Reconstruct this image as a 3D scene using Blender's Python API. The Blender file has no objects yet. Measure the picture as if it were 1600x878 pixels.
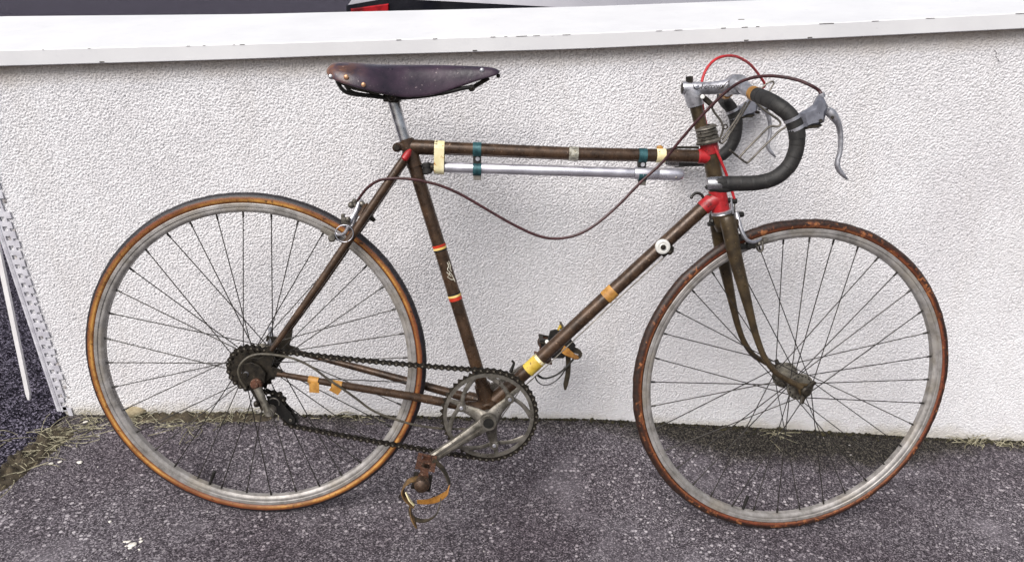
import bpy, bmesh, math, random
import numpy as np
from mathutils import Vector, Matrix

random.seed(4); rng = np.random.default_rng(7)
sc = bpy.context.scene
col = sc.collection
R = math.radians

# ------------------------------------------------------------------ camera
F = 1155.14                                   # focal length in pixels of the 1600 px photograph
MW = np.array([[0.9990707530709776, -0.027839776642116232, -0.03290254085487639],
               [-0.04101742245194306, -0.37970129299643574, -0.9241993827915239],
               [0.013236367084233088, 0.9246901507712472, -0.3804903726154704]])   # right, down, forward
CAM = np.array([0.5247960776950433, -1.2794218859619941, 1.0279152869204407])
cd = bpy.data.cameras.new('camera'); cam = bpy.data.objects.new('camera', cd); col.objects.link(cam)
cd.sensor_fit = 'HORIZONTAL'; cd.sensor_width = 36; cd.lens = F / 1600 * 36
cd.clip_start = 0.05; cd.clip_end = 600
m = Matrix.Identity(4)
for i in range(3):
    m[i][0] = MW[0][i]; m[i][1] = -MW[1][i]; m[i][2] = -MW[2][i]; m[i][3] = CAM[i]
cam.matrix_world = m
sc.camera = cam

# ------------------------------------------------------------------ light: soft bright overcast
SUN_EL, SUN_AZ = R(50), R(212)               # azimuth clockwise from +Y
w = bpy.data.worlds.new('World'); sc.world = w; w.use_nodes = True
nt = w.node_tree; nt.nodes.clear()
sky = nt.nodes.new('ShaderNodeTexSky'); sky.sky_type = 'NISHITA'; sky.sun_disc = False
sky.sun_elevation = SUN_EL; sky.sun_rotation = SUN_AZ
sky.air_density = 1.0; sky.dust_density = 4.0; sky.ozone_density = 1.0
bg = nt.nodes.new('ShaderNodeBackground'); bg.inputs[1].default_value = 0.095
wo = nt.nodes.new('ShaderNodeOutputWorld')
hs0 = nt.nodes.new('ShaderNodeHueSaturation'); hs0.inputs['Saturation'].default_value = 0.45   # thin white cloud over the blue
nt.links.new(sky.outputs[0], hs0.inputs['Color']); nt.links.new(hs0.outputs[0], bg.inputs[0]); nt.links.new(bg.outputs[0], wo.inputs[0])
sl = bpy.data.lights.new('sun', 'SUN'); sl.energy = 2.3; sl.angle = R(42); sl.color = (1, 0.965, 0.935)
so = bpy.data.objects.new('sun', sl); col.objects.link(so)
sd = Vector((math.sin(SUN_AZ) * math.cos(SUN_EL), math.cos(SUN_AZ) * math.cos(SUN_EL), math.sin(SUN_EL)))
so.rotation_euler = sd.to_track_quat('Z', 'Y').to_euler(); so.location = sd * 20
sc.view_settings.view_transform = 'Standard'; sc.view_settings.look = 'None'
sc.view_settings.exposure = 0.5; sc.view_settings.gamma = 1.0
sc.render.resolution_x = 1024; sc.render.resolution_y = 561

# ------------------------------------------------------------------ geometry of the place
WB = np.array([[0.9963779985351454, 0.0004083041339104346, 0.08503362466008427],
               [-0.01228228706916296, 0.9901933726897593, 0.13916260311459494],
               [-0.0841429109280665, -0.13970296335086752, 0.9866119057519718]])  # bicycle -> world (leaning 8 deg)
MB_ = MW @ WB                                 # camera axes in bicycle coordinates
CB = WB.T @ CAM
HUB = 0.3375                                  # axle height
HA = R(72.0); STEER = 0.07374
k_ = np.array([-math.cos(HA), 0, math.sin(HA)])
K_ = np.array([[0, -k_[2], k_[1]], [k_[2], 0, -k_[0]], [-k_[1], k_[0], 0]])
ST = np.eye(3) + math.sin(STEER) * K_ + (1 - math.cos(STEER)) * (K_ @ K_)
FH0 = np.array([1.0903, 0, HUB - 0.0024])     # front hub with the wheel straight
A0 = FH0 - np.array([math.sin(HA), 0, math.cos(HA)]) * 0.055
CS = ST.T @ (CB - A0) + A0
def steer(q): return ST @ (np.asarray(q, float) - A0) + A0
FH = steer(FH0)
def P(px, py, lat=0.0):                       # point of the bicycle (bicycle frame) measured in the photograph
    d = MB_.T @ np.array([(px - 800) / F, (py - 439) / F, 1.0])
    t = (lat - CB[1]) / d[1]
    return CB + t * d
def PS(px, py, lat=0.0):                      # the same for what turns with the handlebar
    d = ST.T @ (MB_.T @ np.array([(px - 800) / F, (py - 439) / F, 1.0]))
    t = (lat - CS[1]) / d[1]
    return CS + t * d
HSTEER = -0.05                                # the bar sits a little crooked in the fork
KH = np.eye(3) + math.sin(HSTEER) * K_ + (1 - math.cos(HSTEER)) * (K_ @ K_)
CH = KH.T @ (CB - A0) + A0
def hsteer(q): return KH @ (np.asarray(q, float) - A0) + A0
def PH(px, py, lat=0.0):
    d = KH.T @ (MB_.T @ np.array([(px - 800) / F, (py - 439) / F, 1.0]))
    t = (lat - CH[1]) / d[1]
    return CH + t * d
def mpp(px, py, lat=0.0):
    d = MB_.T @ np.array([(px - 800) / F, (py - 439) / F, 1.0])
    return (lat - CB[1]) / d[1] / F
def HW(px, py, Y):                            # world point on the vertical plane y = Y
    d = MW.T @ np.array([(px - 800) / F, (py - 439) / F, 1.0])
    return CAM + (Y - CAM[1]) / d[1] * d
def HZ(px, py, Z):                            # world point on the level plane z = Z
    d = MW.T @ np.array([(px - 800) / F, (py - 439) / F, 1.0])
    return CAM + (Z - CAM[2]) / d[2] * d
WALL_Y = 0.318
SL = -0.08445
_bp = [HW(px, py, WALL_Y) for px, py in ((100, 648), (220, 648), (340, 647), (600, 649), (800, 653), (940, 655), (1040, 661), (1130, 665), (1237, 671), (1450, 684), (1600, 690))]
BX = np.array([q[0] for q in _bp]); BD = np.array([q[2] - SL * q[0] for q in _bp])
def sstep(a, b, v):
    t = np.clip((v - a) / (b - a), 0, 1); return t * t * (3 - 2 * t)
def ground_z(x, y):
    x = np.asarray(x, float); y = np.asarray(y, float)
    z = SL * 9 * np.tanh(x / 9)
    prof = np.interp(x, BX, BD, left=float(BD[0]), right=float(BD[-1]))
    z = z + prof * sstep(0.02, WALL_Y, y) * (1 - sstep(0.5, 1.2, y))
    win = (1 - sstep(1.3, 1.7, np.abs(x - 0.7))) * sstep(0.07, 0.3, np.abs(y)) * (1 - sstep(0.2, 0.3, y)) * sstep(-1.15, -0.9, y)
    return z + 0.0035 * win * np.sin(x * 7.1 + 1.3 * np.sin(y * 5)) * np.sin(y * 6.3 + 0.7)
def G(px, py):                                # world point of the ground under a pixel
    d = MW.T @ np.array([(px - 800) / F, (py - 439) / F, 1.0])
    q = None; t = 1.0
    for _ in range(40):
        q = CAM + t * d
        t += (float(ground_z(q[0], q[1])) - q[2]) / d[2] * 0.9
    return CAM + t * d

# ------------------------------------------------------------------ mesh builder
def nrm(v):
    v = np.asarray(v, float); n = np.linalg.norm(v); return v / n if n > 1e-12 else v
def spline(pts, n=6):
    p = [np.asarray(q, float) for q in pts]
    if len(p) < 3: return p
    out = []
    e = [2 * p[0] - p[1]] + p + [2 * p[-1] - p[-2]]
    for i in range(1, len(e) - 2):
        a, b, c, d = e[i - 1:i + 3]
        for k in range(n):
            t = k / n
            out.append(0.5 * ((2 * b) + (c - a) * t + (2 * a - 5 * b + 4 * c - d) * t * t + (3 * b - a - 3 * c + d) * t ** 3))
    out.append(p[-1]); return out
class MB:
    def __init__(s): s.v = []; s.f = []
    def add(s, vs, fs):
        o = len(s.v); s.v += [tuple(map(float, q)) for q in vs]; s.f += [tuple(i + o for i in f) for f in fs]
    def tube(s, pts, rad, n=12, cap=True, ref=None, flat=None, closed=False):
        p = [np.asarray(q, float) for q in pts]; m_ = len(p)
        if np.isscalar(rad): rad = [rad] * m_
        elif len(rad) != m_:
            rad = np.interp(np.linspace(0, 1, m_), np.linspace(0, 1, len(rad)), rad)
        tan = []
        for i in range(m_):
            if closed: t = p[(i + 1) % m_] - p[i - 1]
            else: t = p[min(i + 1, m_ - 1)] - p[max(i - 1, 0)]
            tan.append(nrm(t))
        if ref is None:
            ref = np.array([0, 1.0, 0]) if abs(tan[0][1]) < 0.9 else np.array([1.0, 0, 0])
        u = nrm(ref - tan[0] * (ref @ tan[0])); vs = []
        for i in range(m_):
            u = nrm(u - tan[i] * (u @ tan[i])); v = np.cross(tan[i], u)
            fu, fv = flat if flat else (1, 1)
            for k in range(n):
                a = 2 * math.pi * k / n
                vs.append(p[i] + rad[i] * (fu * math.cos(a) * u + fv * math.sin(a) * v))
        fs = []
        for i in range(m_ if closed else m_ - 1):
            j = (i + 1) % m_
            for k in range(n):
                l = (k + 1) % n
                fs.append((i * n + k, i * n + l, j * n + l, j * n + k))
        if cap and not closed:
            fs.append(tuple(range(n - 1, -1, -1))); fs.append(tuple((m_ - 1) * n + k for k in range(n)))
        s.add(vs, fs); return s
    def band(s, pts, side, wd, th):           # flat strap: side = direction of its width
        p = [np.asarray(q, float) for q in pts]; m_ = len(p); vs = []
        if np.isscalar(wd): wd = [wd] * m_
        else: wd = np.interp(np.linspace(0, 1, m_), np.linspace(0, 1, len(wd)), wd)
        for i in range(m_):
            t = nrm(p[min(i + 1, m_ - 1)] - p[max(i - 1, 0)])
            sd_ = nrm(np.asarray(side, float) - t * (np.asarray(side) @ t)); nn = np.cross(t, sd_)
            for a, b in ((-1, -1), (1, -1), (1, 1), (-1, 1)):
                vs.append(p[i] + sd_ * a * wd[i] / 2 + nn * b * th / 2)
        fs = [(3, 2, 1, 0), tuple((m_ - 1) * 4 + k for k in range(4))]
        for i in range(m_ - 1):
            for k in range(4):
                l = (k + 1) % 4
                fs.append((i * 4 + k, i * 4 + l, i * 4 + 4 + l, i * 4 + 4 + k))
        s.add(vs, fs); return s
    def lathe(s, prof, c, axis=(0, 1, 0), n=24, closed=False):   # prof: (radius, height along axis)
        c = np.asarray(c, float); ax = nrm(axis)
        ref = np.array([1.0, 0, 0]) if abs(ax[0]) < 0.9 else np.array([0, 0, 1.0])
        u = nrm(ref - ax * (ref @ ax)); v = np.cross(ax, u); vs = []; fs = []; m_ = len(prof)
        for r, h in prof:
            for k in range(n):
                a = 2 * math.pi * k / n
                vs.append(c + ax * h + r * (math.cos(a) * u + math.sin(a) * v))
        for i in range(m_ if closed else m_ - 1):
            j = (i + 1) % m_
            for k in range(n):
                l = (k + 1) % n
                fs.append((i * n + k, i * n + l, j * n + l, j * n + k))
        if not closed:
            if prof[0][0] > 1e-6: fs.append(tuple(range(n - 1, -1, -1)))
            if prof[-1][0] > 1e-6: fs.append(tuple((m_ - 1) * n + k for k in range(n)))
        s.add(vs, fs); return s
    def cyl(s, a, b, r, n=16, r2=None, bev=0.0):
        a = np.asarray(a, float); b = np.asarray(b, float); L = np.linalg.norm(b - a); r2 = r if r2 is None else r2
        if bev: pr = [(r - bev, 0), (r, bev), (r2, L - bev), (r2 - bev, L)]
        else: pr = [(r, 0), (r2, L)]
        return s.lathe(pr, a, b - a, n)
    def ball(s, c, r, n=12, sc_=(1, 1, 1)):
        c = np.asarray(c, float); vs = []; fs = []; m_ = n // 2
        for i in range(m_ + 1):
            th = math.pi * i / m_
            for k in range(n):
                a = 2 * math.pi * k / n
                vs.append(c + r * np.array([math.sin(th) * math.cos(a) * sc_[0], math.sin(th) * math.sin(a) * sc_[1], math.cos(th) * sc_[2]]))
        for i in range(m_):
            for k in range(n):
                l = (k + 1) % n
                fs.append((i * n + k, (i + 1) * n + k, (i + 1) * n + l, i * n + l))
        s.add(vs, fs); return s
    def box(s, c, size, rot=None, bev=0.0):
        c = np.asarray(c, float); rot = np.eye(3) if rot is None else rot
        h = np.asarray(size) / 2; b = bev; vs = []
        if not b:
            for x in (-1, 1):
                for y in (-1, 1):
                    for z in (-1, 1): vs.append(c + rot @ (h * (x, y, z)))
            s.add(vs, [(0, 1, 3, 2), (4, 6, 7, 5), (0, 4, 5, 1), (2, 3, 7, 6), (0, 2, 6, 4), (1, 5, 7, 3)]); return s
        bm = bmesh.new(); bmesh.ops.create_cube(bm, size=1)
        for v in bm.verts: v.co = Vector((v.co.x * size[0], v.co.y * size[1], v.co.z * size[2]))
        bmesh.ops.bevel(bm, geom=bm.edges[:], offset=b, segments=2, affect='EDGES', profile=0.6)
        bm.verts.index_update()
        s.add([c + rot @ np.array(v.co) for v in bm.verts], [tuple(v.index for v in f.verts) for f in bm.faces]); bm.free(); return s
    def prism(s, poly, off, bev=0.0):         # poly: 3D outline, extruded by vector off
        a = [np.asarray(q, float) for q in poly]; off = np.asarray(off, float); n = len(a); c = sum(a) / n
        rings = [a, [q + off for q in a]]
        if bev:
            L = np.linalg.norm(off); o = off / L
            ins = [q + nrm(c - q) * bev for q in a]
            rings = [ins, [q + o * bev for q in a], [q + off - o * bev for q in a], [q + off for q in ins]]
        vs = [q for r_ in rings for q in r_]; fs = []
        for i in range(len(rings) - 1):
            for k in range(n):
                l = (k + 1) % n; fs.append((i * n + k, i * n + l, (i + 1) * n + l, (i + 1) * n + k))
        fs.append(tuple(range(n - 1, -1, -1))); fs.append(tuple((len(rings) - 1) * n + k for k in range(n)))
        s.add(vs, fs); return s
    def mirror(s):                             # append the copy on the other side of the bicycle
        o = len(s.v); vs = [(x, -y, z) for x, y, z in s.v]
        s.f += [tuple(reversed([i + o for i in f])) for f in s.f]; s.v += vs; return s
    def flip(s):                               # this part on the other side only
        s.v = [(x, -y, z) for x, y, z in s.v]; s.f = [tuple(reversed(f)) for f in s.f]; return s
    def mesh(s, name, mat, sharp=35, xf=None, origin=None):
        vs = s.v
        if xf is not None: vs = [tuple(xf(q)) for q in vs]
        if origin is not None: vs = [tuple(np.asarray(q) - origin) for q in vs]
        me = bpy.data.meshes.new(name); me.from_pydata(vs, [], s.f); me.validate()
        bm = bmesh.new(); bm.from_mesh(me); bmesh.ops.recalc_face_normals(bm, faces=bm.faces[:]); bm.to_mesh(me); bm.free()
        if mat: me.materials.append(mat)
        for p_ in me.polygons: p_.use_smooth = True
        me.set_sharp_from_angle(angle=R(sharp))
        return me
    def build(s, name, mat, parent=None, label=None, sharp=35, xf=None, origin=None):
        o = bpy.data.objects.new(name, s.mesh(name, mat, sharp, xf, origin)); col.objects.link(o)
        if parent: o.parent = parent
        if origin is not None: o.location = origin
        if label: o['label'] = label
        return o
def tag(o, label=None, cat=None, group=None, kind=None):
    for k, v in (('label', label), ('category', cat), ('group', group), ('kind', kind)):
        if v: o[k] = v
    return o
def empty(name, parent=None, loc=(0, 0, 0)):
    o = bpy.data.objects.new(name, None); col.objects.link(o); o.location = loc; o.empty_display_size = 0.05
    if parent: o.parent = parent
    return o
def inst(name, me, parent, mat4):
    o = bpy.data.objects.new(name, me); col.objects.link(o); o.parent = parent; o.matrix_local = mat4; return o

# ------------------------------------------------------------------ materials
def srgb(h):
    h = h.lstrip('#'); c = [int(h[i:i + 2], 16) / 255 for i in (0, 2, 4)]
    return tuple((x / 12.92 if x <= 0.04045 else ((x + 0.055) / 1.055) ** 2.4) for x in c) + (1,)
class NT:
    def __init__(s, name):
        s.m = bpy.data.materials.new(name); s.m.use_nodes = True; s.t = s.m.node_tree
        s.b = s.t.nodes['Principled BSDF']; s.tc = s.t.nodes.new('ShaderNodeTexCoord')
    def n(s, typ, **kw):
        o = s.t.nodes.new(typ)
        for k, v in kw.items():
            if k.startswith('i_'):
                key = k[2:]; key = int(key) if key.isdigit() else key.replace('_', ' ')
                if isinstance(v, bpy.types.NodeSocket): s.t.links.new(v, o.inputs[key])
                else: o.inputs[key].default_value = v
            else: setattr(o, k, v)
        return o
    def link(s, a, b): s.t.links.new(a, b)
    def noise(s, scale, detail=4, rough=0.6, vec=None, dist=0.0):
        return s.n('ShaderNodeTexNoise', i_Vector=vec or s.tc.outputs['Object'], i_Scale=scale, i_Detail=detail, i_Roughness=rough, i_Distortion=dist).outputs[0]
    def vor(s, scale, vec=None, out=0, feature='F1', rand=1.0):
        return s.n('ShaderNodeTexVoronoi', feature=feature, i_Vector=vec or s.tc.outputs['Object'], i_Scale=scale, i_Randomness=rand).outputs[out]
    def ramp(s, fac, stops, interp='LINEAR'):
        o = s.n('ShaderNodeValToRGB', i_Fac=fac); o.color_ramp.interpolation = interp
        e = o.color_ramp.elements
        while len(e) < len(stops): e.new(0.5)
        for q, (pos, c) in zip(e, stops):
            q.position = pos; q.color = c if len(c) == 4 else tuple(c) + (1,)
        return o.outputs[0]
    def mix(s, fac, a, b, blend='MIX'):
        o = s.n('ShaderNodeMix', data_type='RGBA', blend_type=blend)
        for sock, v in ((o.inputs[0], fac), (o.inputs[6], a), (o.inputs[7], b)):
            if isinstance(v, bpy.types.NodeSocket): s.link(v, sock)
            else: sock.default_value = v
        return o.outputs[2]
    def math(s, op, a, b=0.0, clamp=False):
        o = s.n('ShaderNodeMath', operation=op, use_clamp=clamp)
        for sock, v in ((o.inputs[0], a), (o.inputs[1], b)):
            if isinstance(v, bpy.types.NodeSocket): s.link(v, sock)
            else: sock.default_value = v
        return o.outputs[0]
    def bump(s, h, strength=0.5, dist=0.001):
        o = s.n('ShaderNodeBump', i_Strength=strength, i_Distance=dist, i_Height=h); s.link(o.outputs[0], s.b.inputs['Normal'])
    def set(s, **kw):
        for k, v in kw.items():
            k = k.replace('_', ' ')
            if isinstance(v, bpy.types.NodeSocket): s.link(v, s.b.inputs[k])
            else: s.b.inputs[k].default_value = v
        return s
def worn(name, c1, c2, c3=None, scale=60, rough=0.45, metal=0.0, bump=0.15, spots=0.62, spot_scale=220):
    """two-tone surface with fine scratches / specks of c3"""
    t = NT(name)
    a = t.noise(scale, 5, 0.65); c = t.ramp(a, [(0.36, srgb(c1)), (0.64, srgb(c2))])
    if c3:
        b = t.noise(spot_scale, 4, 0.7)
        c = t.mix(t.ramp(b, [(spots, (0, 0, 0)), (spots + 0.05, (1, 1, 1))]), c, srgb(c3))
    t.set(Base_Color=c, Metallic=metal)
    rr = t.n('ShaderNodeMapRange', i_Value=t.noise(scale * 2.3, 3), i_From_Min=0.3, i_From_Max=0.7, i_To_Min=max(rough - 0.13, 0.05), i_To_Max=min(rough + 0.17, 1))
    t.set(Roughness=rr.outputs[0])
    if bump: t.bump(t.noise(spot_scale * 1.5, 4, 0.7), bump, 0.0006)
    return t.m
M = {}
M['paint'] = worn('bronze_brown_paint', '#33261c', '#544030', '#9a806a', 40, 0.3, 0.3, 0.2, 0.65, 170)
M['fork'] = worn('olive_brown_paint', '#31281c', '#52442f', '#8d7858', 45, 0.4, 0.3, 0.2, 0.66, 190)
M['red'] = worn('red_lug_paint', '#86161a', '#b02328', '#48191a', 50, 0.42, 0.0, 0.15, 0.58, 90)
M['chrome'] = worn('dulled_chrome', '#8f8d8c', '#cfcfd2', '#463f38', 40, 0.25, 0.95, 0.1, 0.66, 190)
M['alu'] = worn('dull_aluminium', '#8f8f94', '#c4c4ca', '#5b574f', 50, 0.4, 0.75, 0.15, 0.68, 260)
M['alu_dirty'] = worn('grimy_aluminium', '#4f4b43', '#87827a', '#2b251d', 45, 0.45, 0.65, 0.2, 0.6, 180)
M['steel_dark'] = worn('oily_dark_steel', '#1d1a16', '#3a342b', '#6b5d48', 90, 0.5, 0.55, 0.2, 0.64, 250)
M['black'] = worn('black_metal', '#131210', '#24221f', '#4c473f', 80, 0.5, 0.2, 0.2, 0.68, 260)
M['rust'] = worn('rusty_steel', '#3a251a', '#684332', '#8a7160', 110, 0.75, 0.25, 0.5, 0.58, 260)
M['teal'] = worn('teal_clip_metal', '#23454a', '#3b666b', '#16282b', 90, 0.35, 0.3, 0.1, 0.66, 200)
M['pump'] = worn('brushed_pump_aluminium', '#b3b2bb', '#d0cfd7', '#85838c', 14, 0.32, 0.75, 0.06, 0.7, 240)
M['alu_blue'] = worn('anodised_grey_aluminium', '#6f7079', '#8b8c95', '#4a4a50', 60, 0.4, 0.5, 0.15, 0.66, 200)
M['hub'] = worn('dull_hub_shell', '#4d483f', '#8b867b', '#2c2820', 45, 0.4, 0.6, 0.15, 0.63, 200)
M['rubber'] = worn('black_rubber', '#191817', '#2a2826', '#4a4743', 70, 0.65, 0, 0.25, 0.7, 260)
M['cable'] = worn('brown_cable_housing', '#2c1819', '#472426', '#71504a', 130, 0.4, 0, 0.1, 0.66, 200)
M['cable_red'] = worn('red_cable_housing', '#9c1e24', '#c02f33', '#63171a', 90, 0.4, 0, 0.05, 0.7, 200)
M['cable_grey'] = worn('grey_cable_housing', '#38342b', '#524c40', '#221e18', 90, 0.5, 0.0, 0.1, 0.66, 200)
M['strap'] = worn('old_strap_leather', '#4b3a24', '#7a5d36', '#2b2116', 70, 0.6, 0, 0.3, 0.6, 220)
M['strap_tan'] = worn('tan_strap_leather', '#8a5a22', '#b8823a', '#4b3016', 60, 0.55, 0, 0.3, 0.62, 200)
M['strap_dark'] = worn('dark_strap_leather', '#28231b', '#443b2c', '#6b5e42', 70, 0.6, 0, 0.3, 0.66, 200)
M['tape_cream'] = worn('aged_cream_tape', '#dccf9e', '#ece4c0', '#b5813f', 35, 0.55, 0, 0.2, 0.62, 80)
M['tape_yellow'] = worn('yellow_tape', '#ad8e2c', '#d2b84e', '#6f5522', 45, 0.5, 0, 0.2, 0.62, 160)
M['tape_orange'] = worn('ochre_tape', '#94672a', '#c4924a', '#5e3f1a', 60, 0.5, 0, 0.2, 0.62, 160)
M['tape_foil'] = worn('torn_foil_tape', '#5d5a50', '#bfbcae', '#6f5d2f', 160, 0.4, 0.2, 0.6, 0.58, 240)
M['band_red'] = worn('red_band_paint', '#a82a18', '#c93a20', None, 60, 0.4, 0, 0)
M['band_yellow'] = worn('yellow_band_paint', '#d3aa4a', '#ecd089', None, 60, 0.4, 0, 0)
M['copper'] = worn('worn_copper', '#9b6a4a', '#c49a78', '#4a3020', 60, 0.35, 0.6, 0.1, 0.65, 200)
M['white_dirty'] = worn('white_plastic', '#c9c8c2', '#e6e5e0', '#7a766c', 60, 0.4, 0.1, 0.1, 0.68, 200)
M['decal'] = worn('pale_decal', '#b9b4a4', '#dedaca', '#5d4f3f', 90, 0.5, 0, 0, 0.55, 400)
# saddle leather: dark purplish brown with a tan worn patch at the rear and pale scuffs
t = NT('saddle_leather')
a = t.noise(26, 5, 0.6); c = t.ramp(a, [(0.35, srgb('#241b27')), (0.66, srgb('#3f2e3c'))])
sep = t.n('ShaderNodeSeparateXYZ', i_0=t.tc.outputs['Object'])
rear = t.n('ShaderNodeMapRange', i_Value=sep.outputs[0], i_From_Min=P(585, 125)[0], i_From_Max=P(530, 125)[0], i_To_Min=0, i_To_Max=1)
pat = t.math('MULTIPLY', rear.outputs[0], t.ramp(t.noise(34, 4, 0.6), [(0.4, (0, 0, 0)), (0.62, (1, 1, 1))]))
c = t.mix(t.math('MULTIPLY', pat, 0.75), c, srgb('#7d5130'))
sc2 = t.ramp(t.noise(210, 3, 0.7), [(0.66, (0, 0, 0)), (0.71, (1, 1, 1))])
c = t.mix(t.math('MULTIPLY', sc2, 0.6), c, srgb('#b7a7a6'))
t.set(Base_Color=c, Roughness=t.ramp(t.noise(40, 4), [(0.3, (0.27,) * 3), (0.7, (0.5,) * 3)]), Specular_IOR_Level=0.6)
t.bump(t.math('ADD', t.noise(160, 4, 0.7), t.math('MULTIPLY', t.noise(28, 4, 0.6, None, 0.8), 2.0)), 0.4, 0.001); M['saddle'] = t.m
# handlebar wrap: dull black cloth tape with turns
t = NT('black_bar_wrap')
a = t.noise(70, 5, 0.65); c = t.ramp(a, [(0.35, srgb('#161515')), (0.66, srgb('#2a2826'))])
c = t.mix(t.math('MULTIPLY', t.ramp(t.noise(260, 3, 0.7), [(0.66, (0, 0, 0)), (0.7, (1, 1, 1))]), 0.5), c, srgb('#6f6a60'))
t.set(Base_Color=c, Roughness=0.62)
t.bump(t.noise(300, 3, 0.7), 0.35, 0.0008); M['wrap'] = t.m
def tyre_mat(name, tread, dark_w, mid_w, light_w, split, wear, sp, red, tread2, flake=0.0):
    t = NT(name)
    s = t.n('ShaderNodeSeparateXYZ', i_0=t.tc.outputs['Object'])
    r = t.math('SQRT', t.math('ADD', t.math('MULTIPLY', s.outputs[0], s.outputs[0]), t.math('MULTIPLY', s.outputs[2], s.outputs[2])))
    big = t.noise(5, 3, 0.5); mid = t.noise(24, 5, 0.7); fine = t.noise(110, 5, 0.75)
    wob = t.math('MULTIPLY', t.math('SUBTRACT', t.math('ADD', t.math('MULTIPLY', t.noise(60, 5, 0.75), 0.6), t.math('MULTIPLY', big, 0.4)), 0.5), wear)
    r2 = t.math('ADD', r, wob)
    # bands of the wall: grimy by the rim, pale on the shoulder, brown towards the tread
    u = t.n('ShaderNodeMapRange', i_Value=t.math('ADD', r, t.math('MULTIPLY', wob, 0.35)), i_From_Min=0.3175, i_From_Max=split + 0.001)
    wall = t.ramp(u.outputs[0], [(0.0, srgb('#1d120b')), (0.1, srgb(dark_w)), (0.24, srgb(mid_w)), (0.42, srgb(light_w)), (0.64, srgb(mid_w)), (0.94, srgb(dark_w))])
    wall = t.mix(t.ramp(big, [(0.42, (0, 0, 0)), (0.6, (red,) * 3)]), wall, srgb('#6b2f1c'))
    wall = t.mix(t.math('MULTIPLY', t.ramp(mid, [(0.45, (0, 0, 0)), (0.62, (1, 1, 1))]), 0.65), wall, srgb(dark_w))
    dark = t.math('MULTIPLY', t.ramp(fine, [(sp, (0, 0, 0)), (sp + 0.08, (1, 1, 1))]), 0.85)
    wall = t.mix(dark, wall, srgb('#20120b'))
    f = t.n('ShaderNodeMapRange', i_Value=r2, i_From_Min=split - 0.0008, i_From_Max=split + 0.001)
    td = t.ramp(t.noise(160, 3), [(0.4, srgb(tread)), (0.75, srgb(tread2))])
    c = t.mix(f.outputs[0], wall, td)
    if flake:
        lim = t.n('ShaderNodeMapRange', i_Value=r, i_From_Min=0.3335, i_From_Max=0.3285)
        fm = t.math('MULTIPLY', t.ramp(t.noise(48, 6, 0.72), [(0.555, (0, 0, 0)), (0.595, (1, 1, 1))]), lim.outputs[0])
        c = t.mix(t.math('MULTIPLY', fm, flake), c, t.ramp(t.noise(90, 4), [(0.4, srgb('#683822')), (0.6, srgb('#a86c40'))]))
    t.set(Base_Color=c, Roughness=0.5)
    t.bump(t.noise(220, 4, 0.7), 0.5, 0.001); return t.m
M['tyre_rear'] = tyre_mat('amber_tyre', '#17151a', '#5c3218', '#9a642c', '#c8984e', 0.3300, 0.009, 0.57, 0.7, '#332d2e')
M['tyre_front'] = tyre_mat('cracked_tyre', '#20140e', '#331a10', '#5f321c', '#8a5430', 0.3262, 0.02, 0.54, 0.6, '#432a1e', 0.9)
t = NT('dulled_rim')
c = t.ramp(t.noise(40, 5, 0.7), [(0.35, srgb('#77736f')), (0.65, srgb('#a6a29f'))])
c = t.mix(t.math('MULTIPLY', t.ramp(t.noise(12, 4, 0.6), [(0.5, (0, 0, 0)), (0.7, (1, 1, 1))]), 0.5), c, srgb('#8a7f6a'))
t.set(Base_Color=c, Metallic=0.3, Roughness=0.45); t.bump(t.noise(200, 3), 0.2, 0.0006); M['rim'] = t.m
M['spoke'] = worn('tarnished_spoke', '#211f1d', '#3d3935', None, 60, 0.5, 0.4, 0)
# stucco
t = NT('white_stucco')
c = t.ramp(t.noise(5, 4, 0.6), [(0.3, srgb('#e0dee0')), (0.7, srgb('#e9e8ea'))])
c = t.mix(t.math('MULTIPLY', t.ramp(t.noise(90, 4, 0.7), [(0.6, (0, 0, 0)), (0.72, (1, 1, 1))]), 0.25), c, srgb('#b9b3b0'))
s = t.n('ShaderNodeSeparateXYZ', i_0=t.tc.outputs['Object'])
h = t.math('SUBTRACT', s.outputs[2], t.math('MULTIPLY', s.outputs[0], SL))      # height above the sloping ground
mp = t.n('ShaderNodeMapping', i_0=t.tc.outputs['Object']); mp.inputs['Scale'].default_value = (11, 11, 1.6)
stk = t.ramp(t.noise(1.0, 5, 0.65, mp.outputs[0]), [(0.52, (0, 0, 0)), (0.78, (0.16,) * 3)])
c = t.mix(stk, c, srgb('#b5ab9c'))
c = t.mix(t.ramp(t.noise(2.2, 5, 0.6), [(0.5, (0, 0, 0)), (0.72, (0.14,) * 3)]), c, srgb('#bdb8bf'))
st = t.n('ShaderNodeMapRange', i_Value=t.math('ADD', h, t.math('MULTIPLY', t.math('SUBTRACT', t.noise(14, 4, 0.6), 0.5), 0.09)), i_From_Min=0.06, i_From_Max=0.01, i_To_Min=0, i_To_Max=0.65)
c = t.mix(st.outputs[0], c, srgb('#a59a7c'))                                    # splash stain along the foot
tp = t.n('ShaderNodeMapRange', i_Value=t.math('ADD', s.outputs[2], t.math('MULTIPLY', t.math('SUBTRACT', t.noise(9, 4, 0.6), 0.5), 0.04)), i_From_Min=0.845, i_From_Max=0.89, i_To_Min=0, i_To_Max=0.5)
c = t.mix(tp.outputs[0], c, srgb('#bda98a'))                                    # brown tint strengthening up to the coping
t.set(Base_Color=c, Roughness=0.92, Specular_IOR_Level=0.2); t.bump(t.noise(520, 4, 0.75), 0.7, 0.0015); M['stucco'] = t.m
t = NT('white_painted_coping')
c = t.ramp(t.noise(6, 4), [(0.3, srgb('#d2d2d4')), (0.7, srgb('#dededf'))])
mp = t.n('ShaderNodeMapping', i_0=t.tc.outputs['Object']); mp.inputs['Scale'].default_value = (9, 160, 160)
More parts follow.
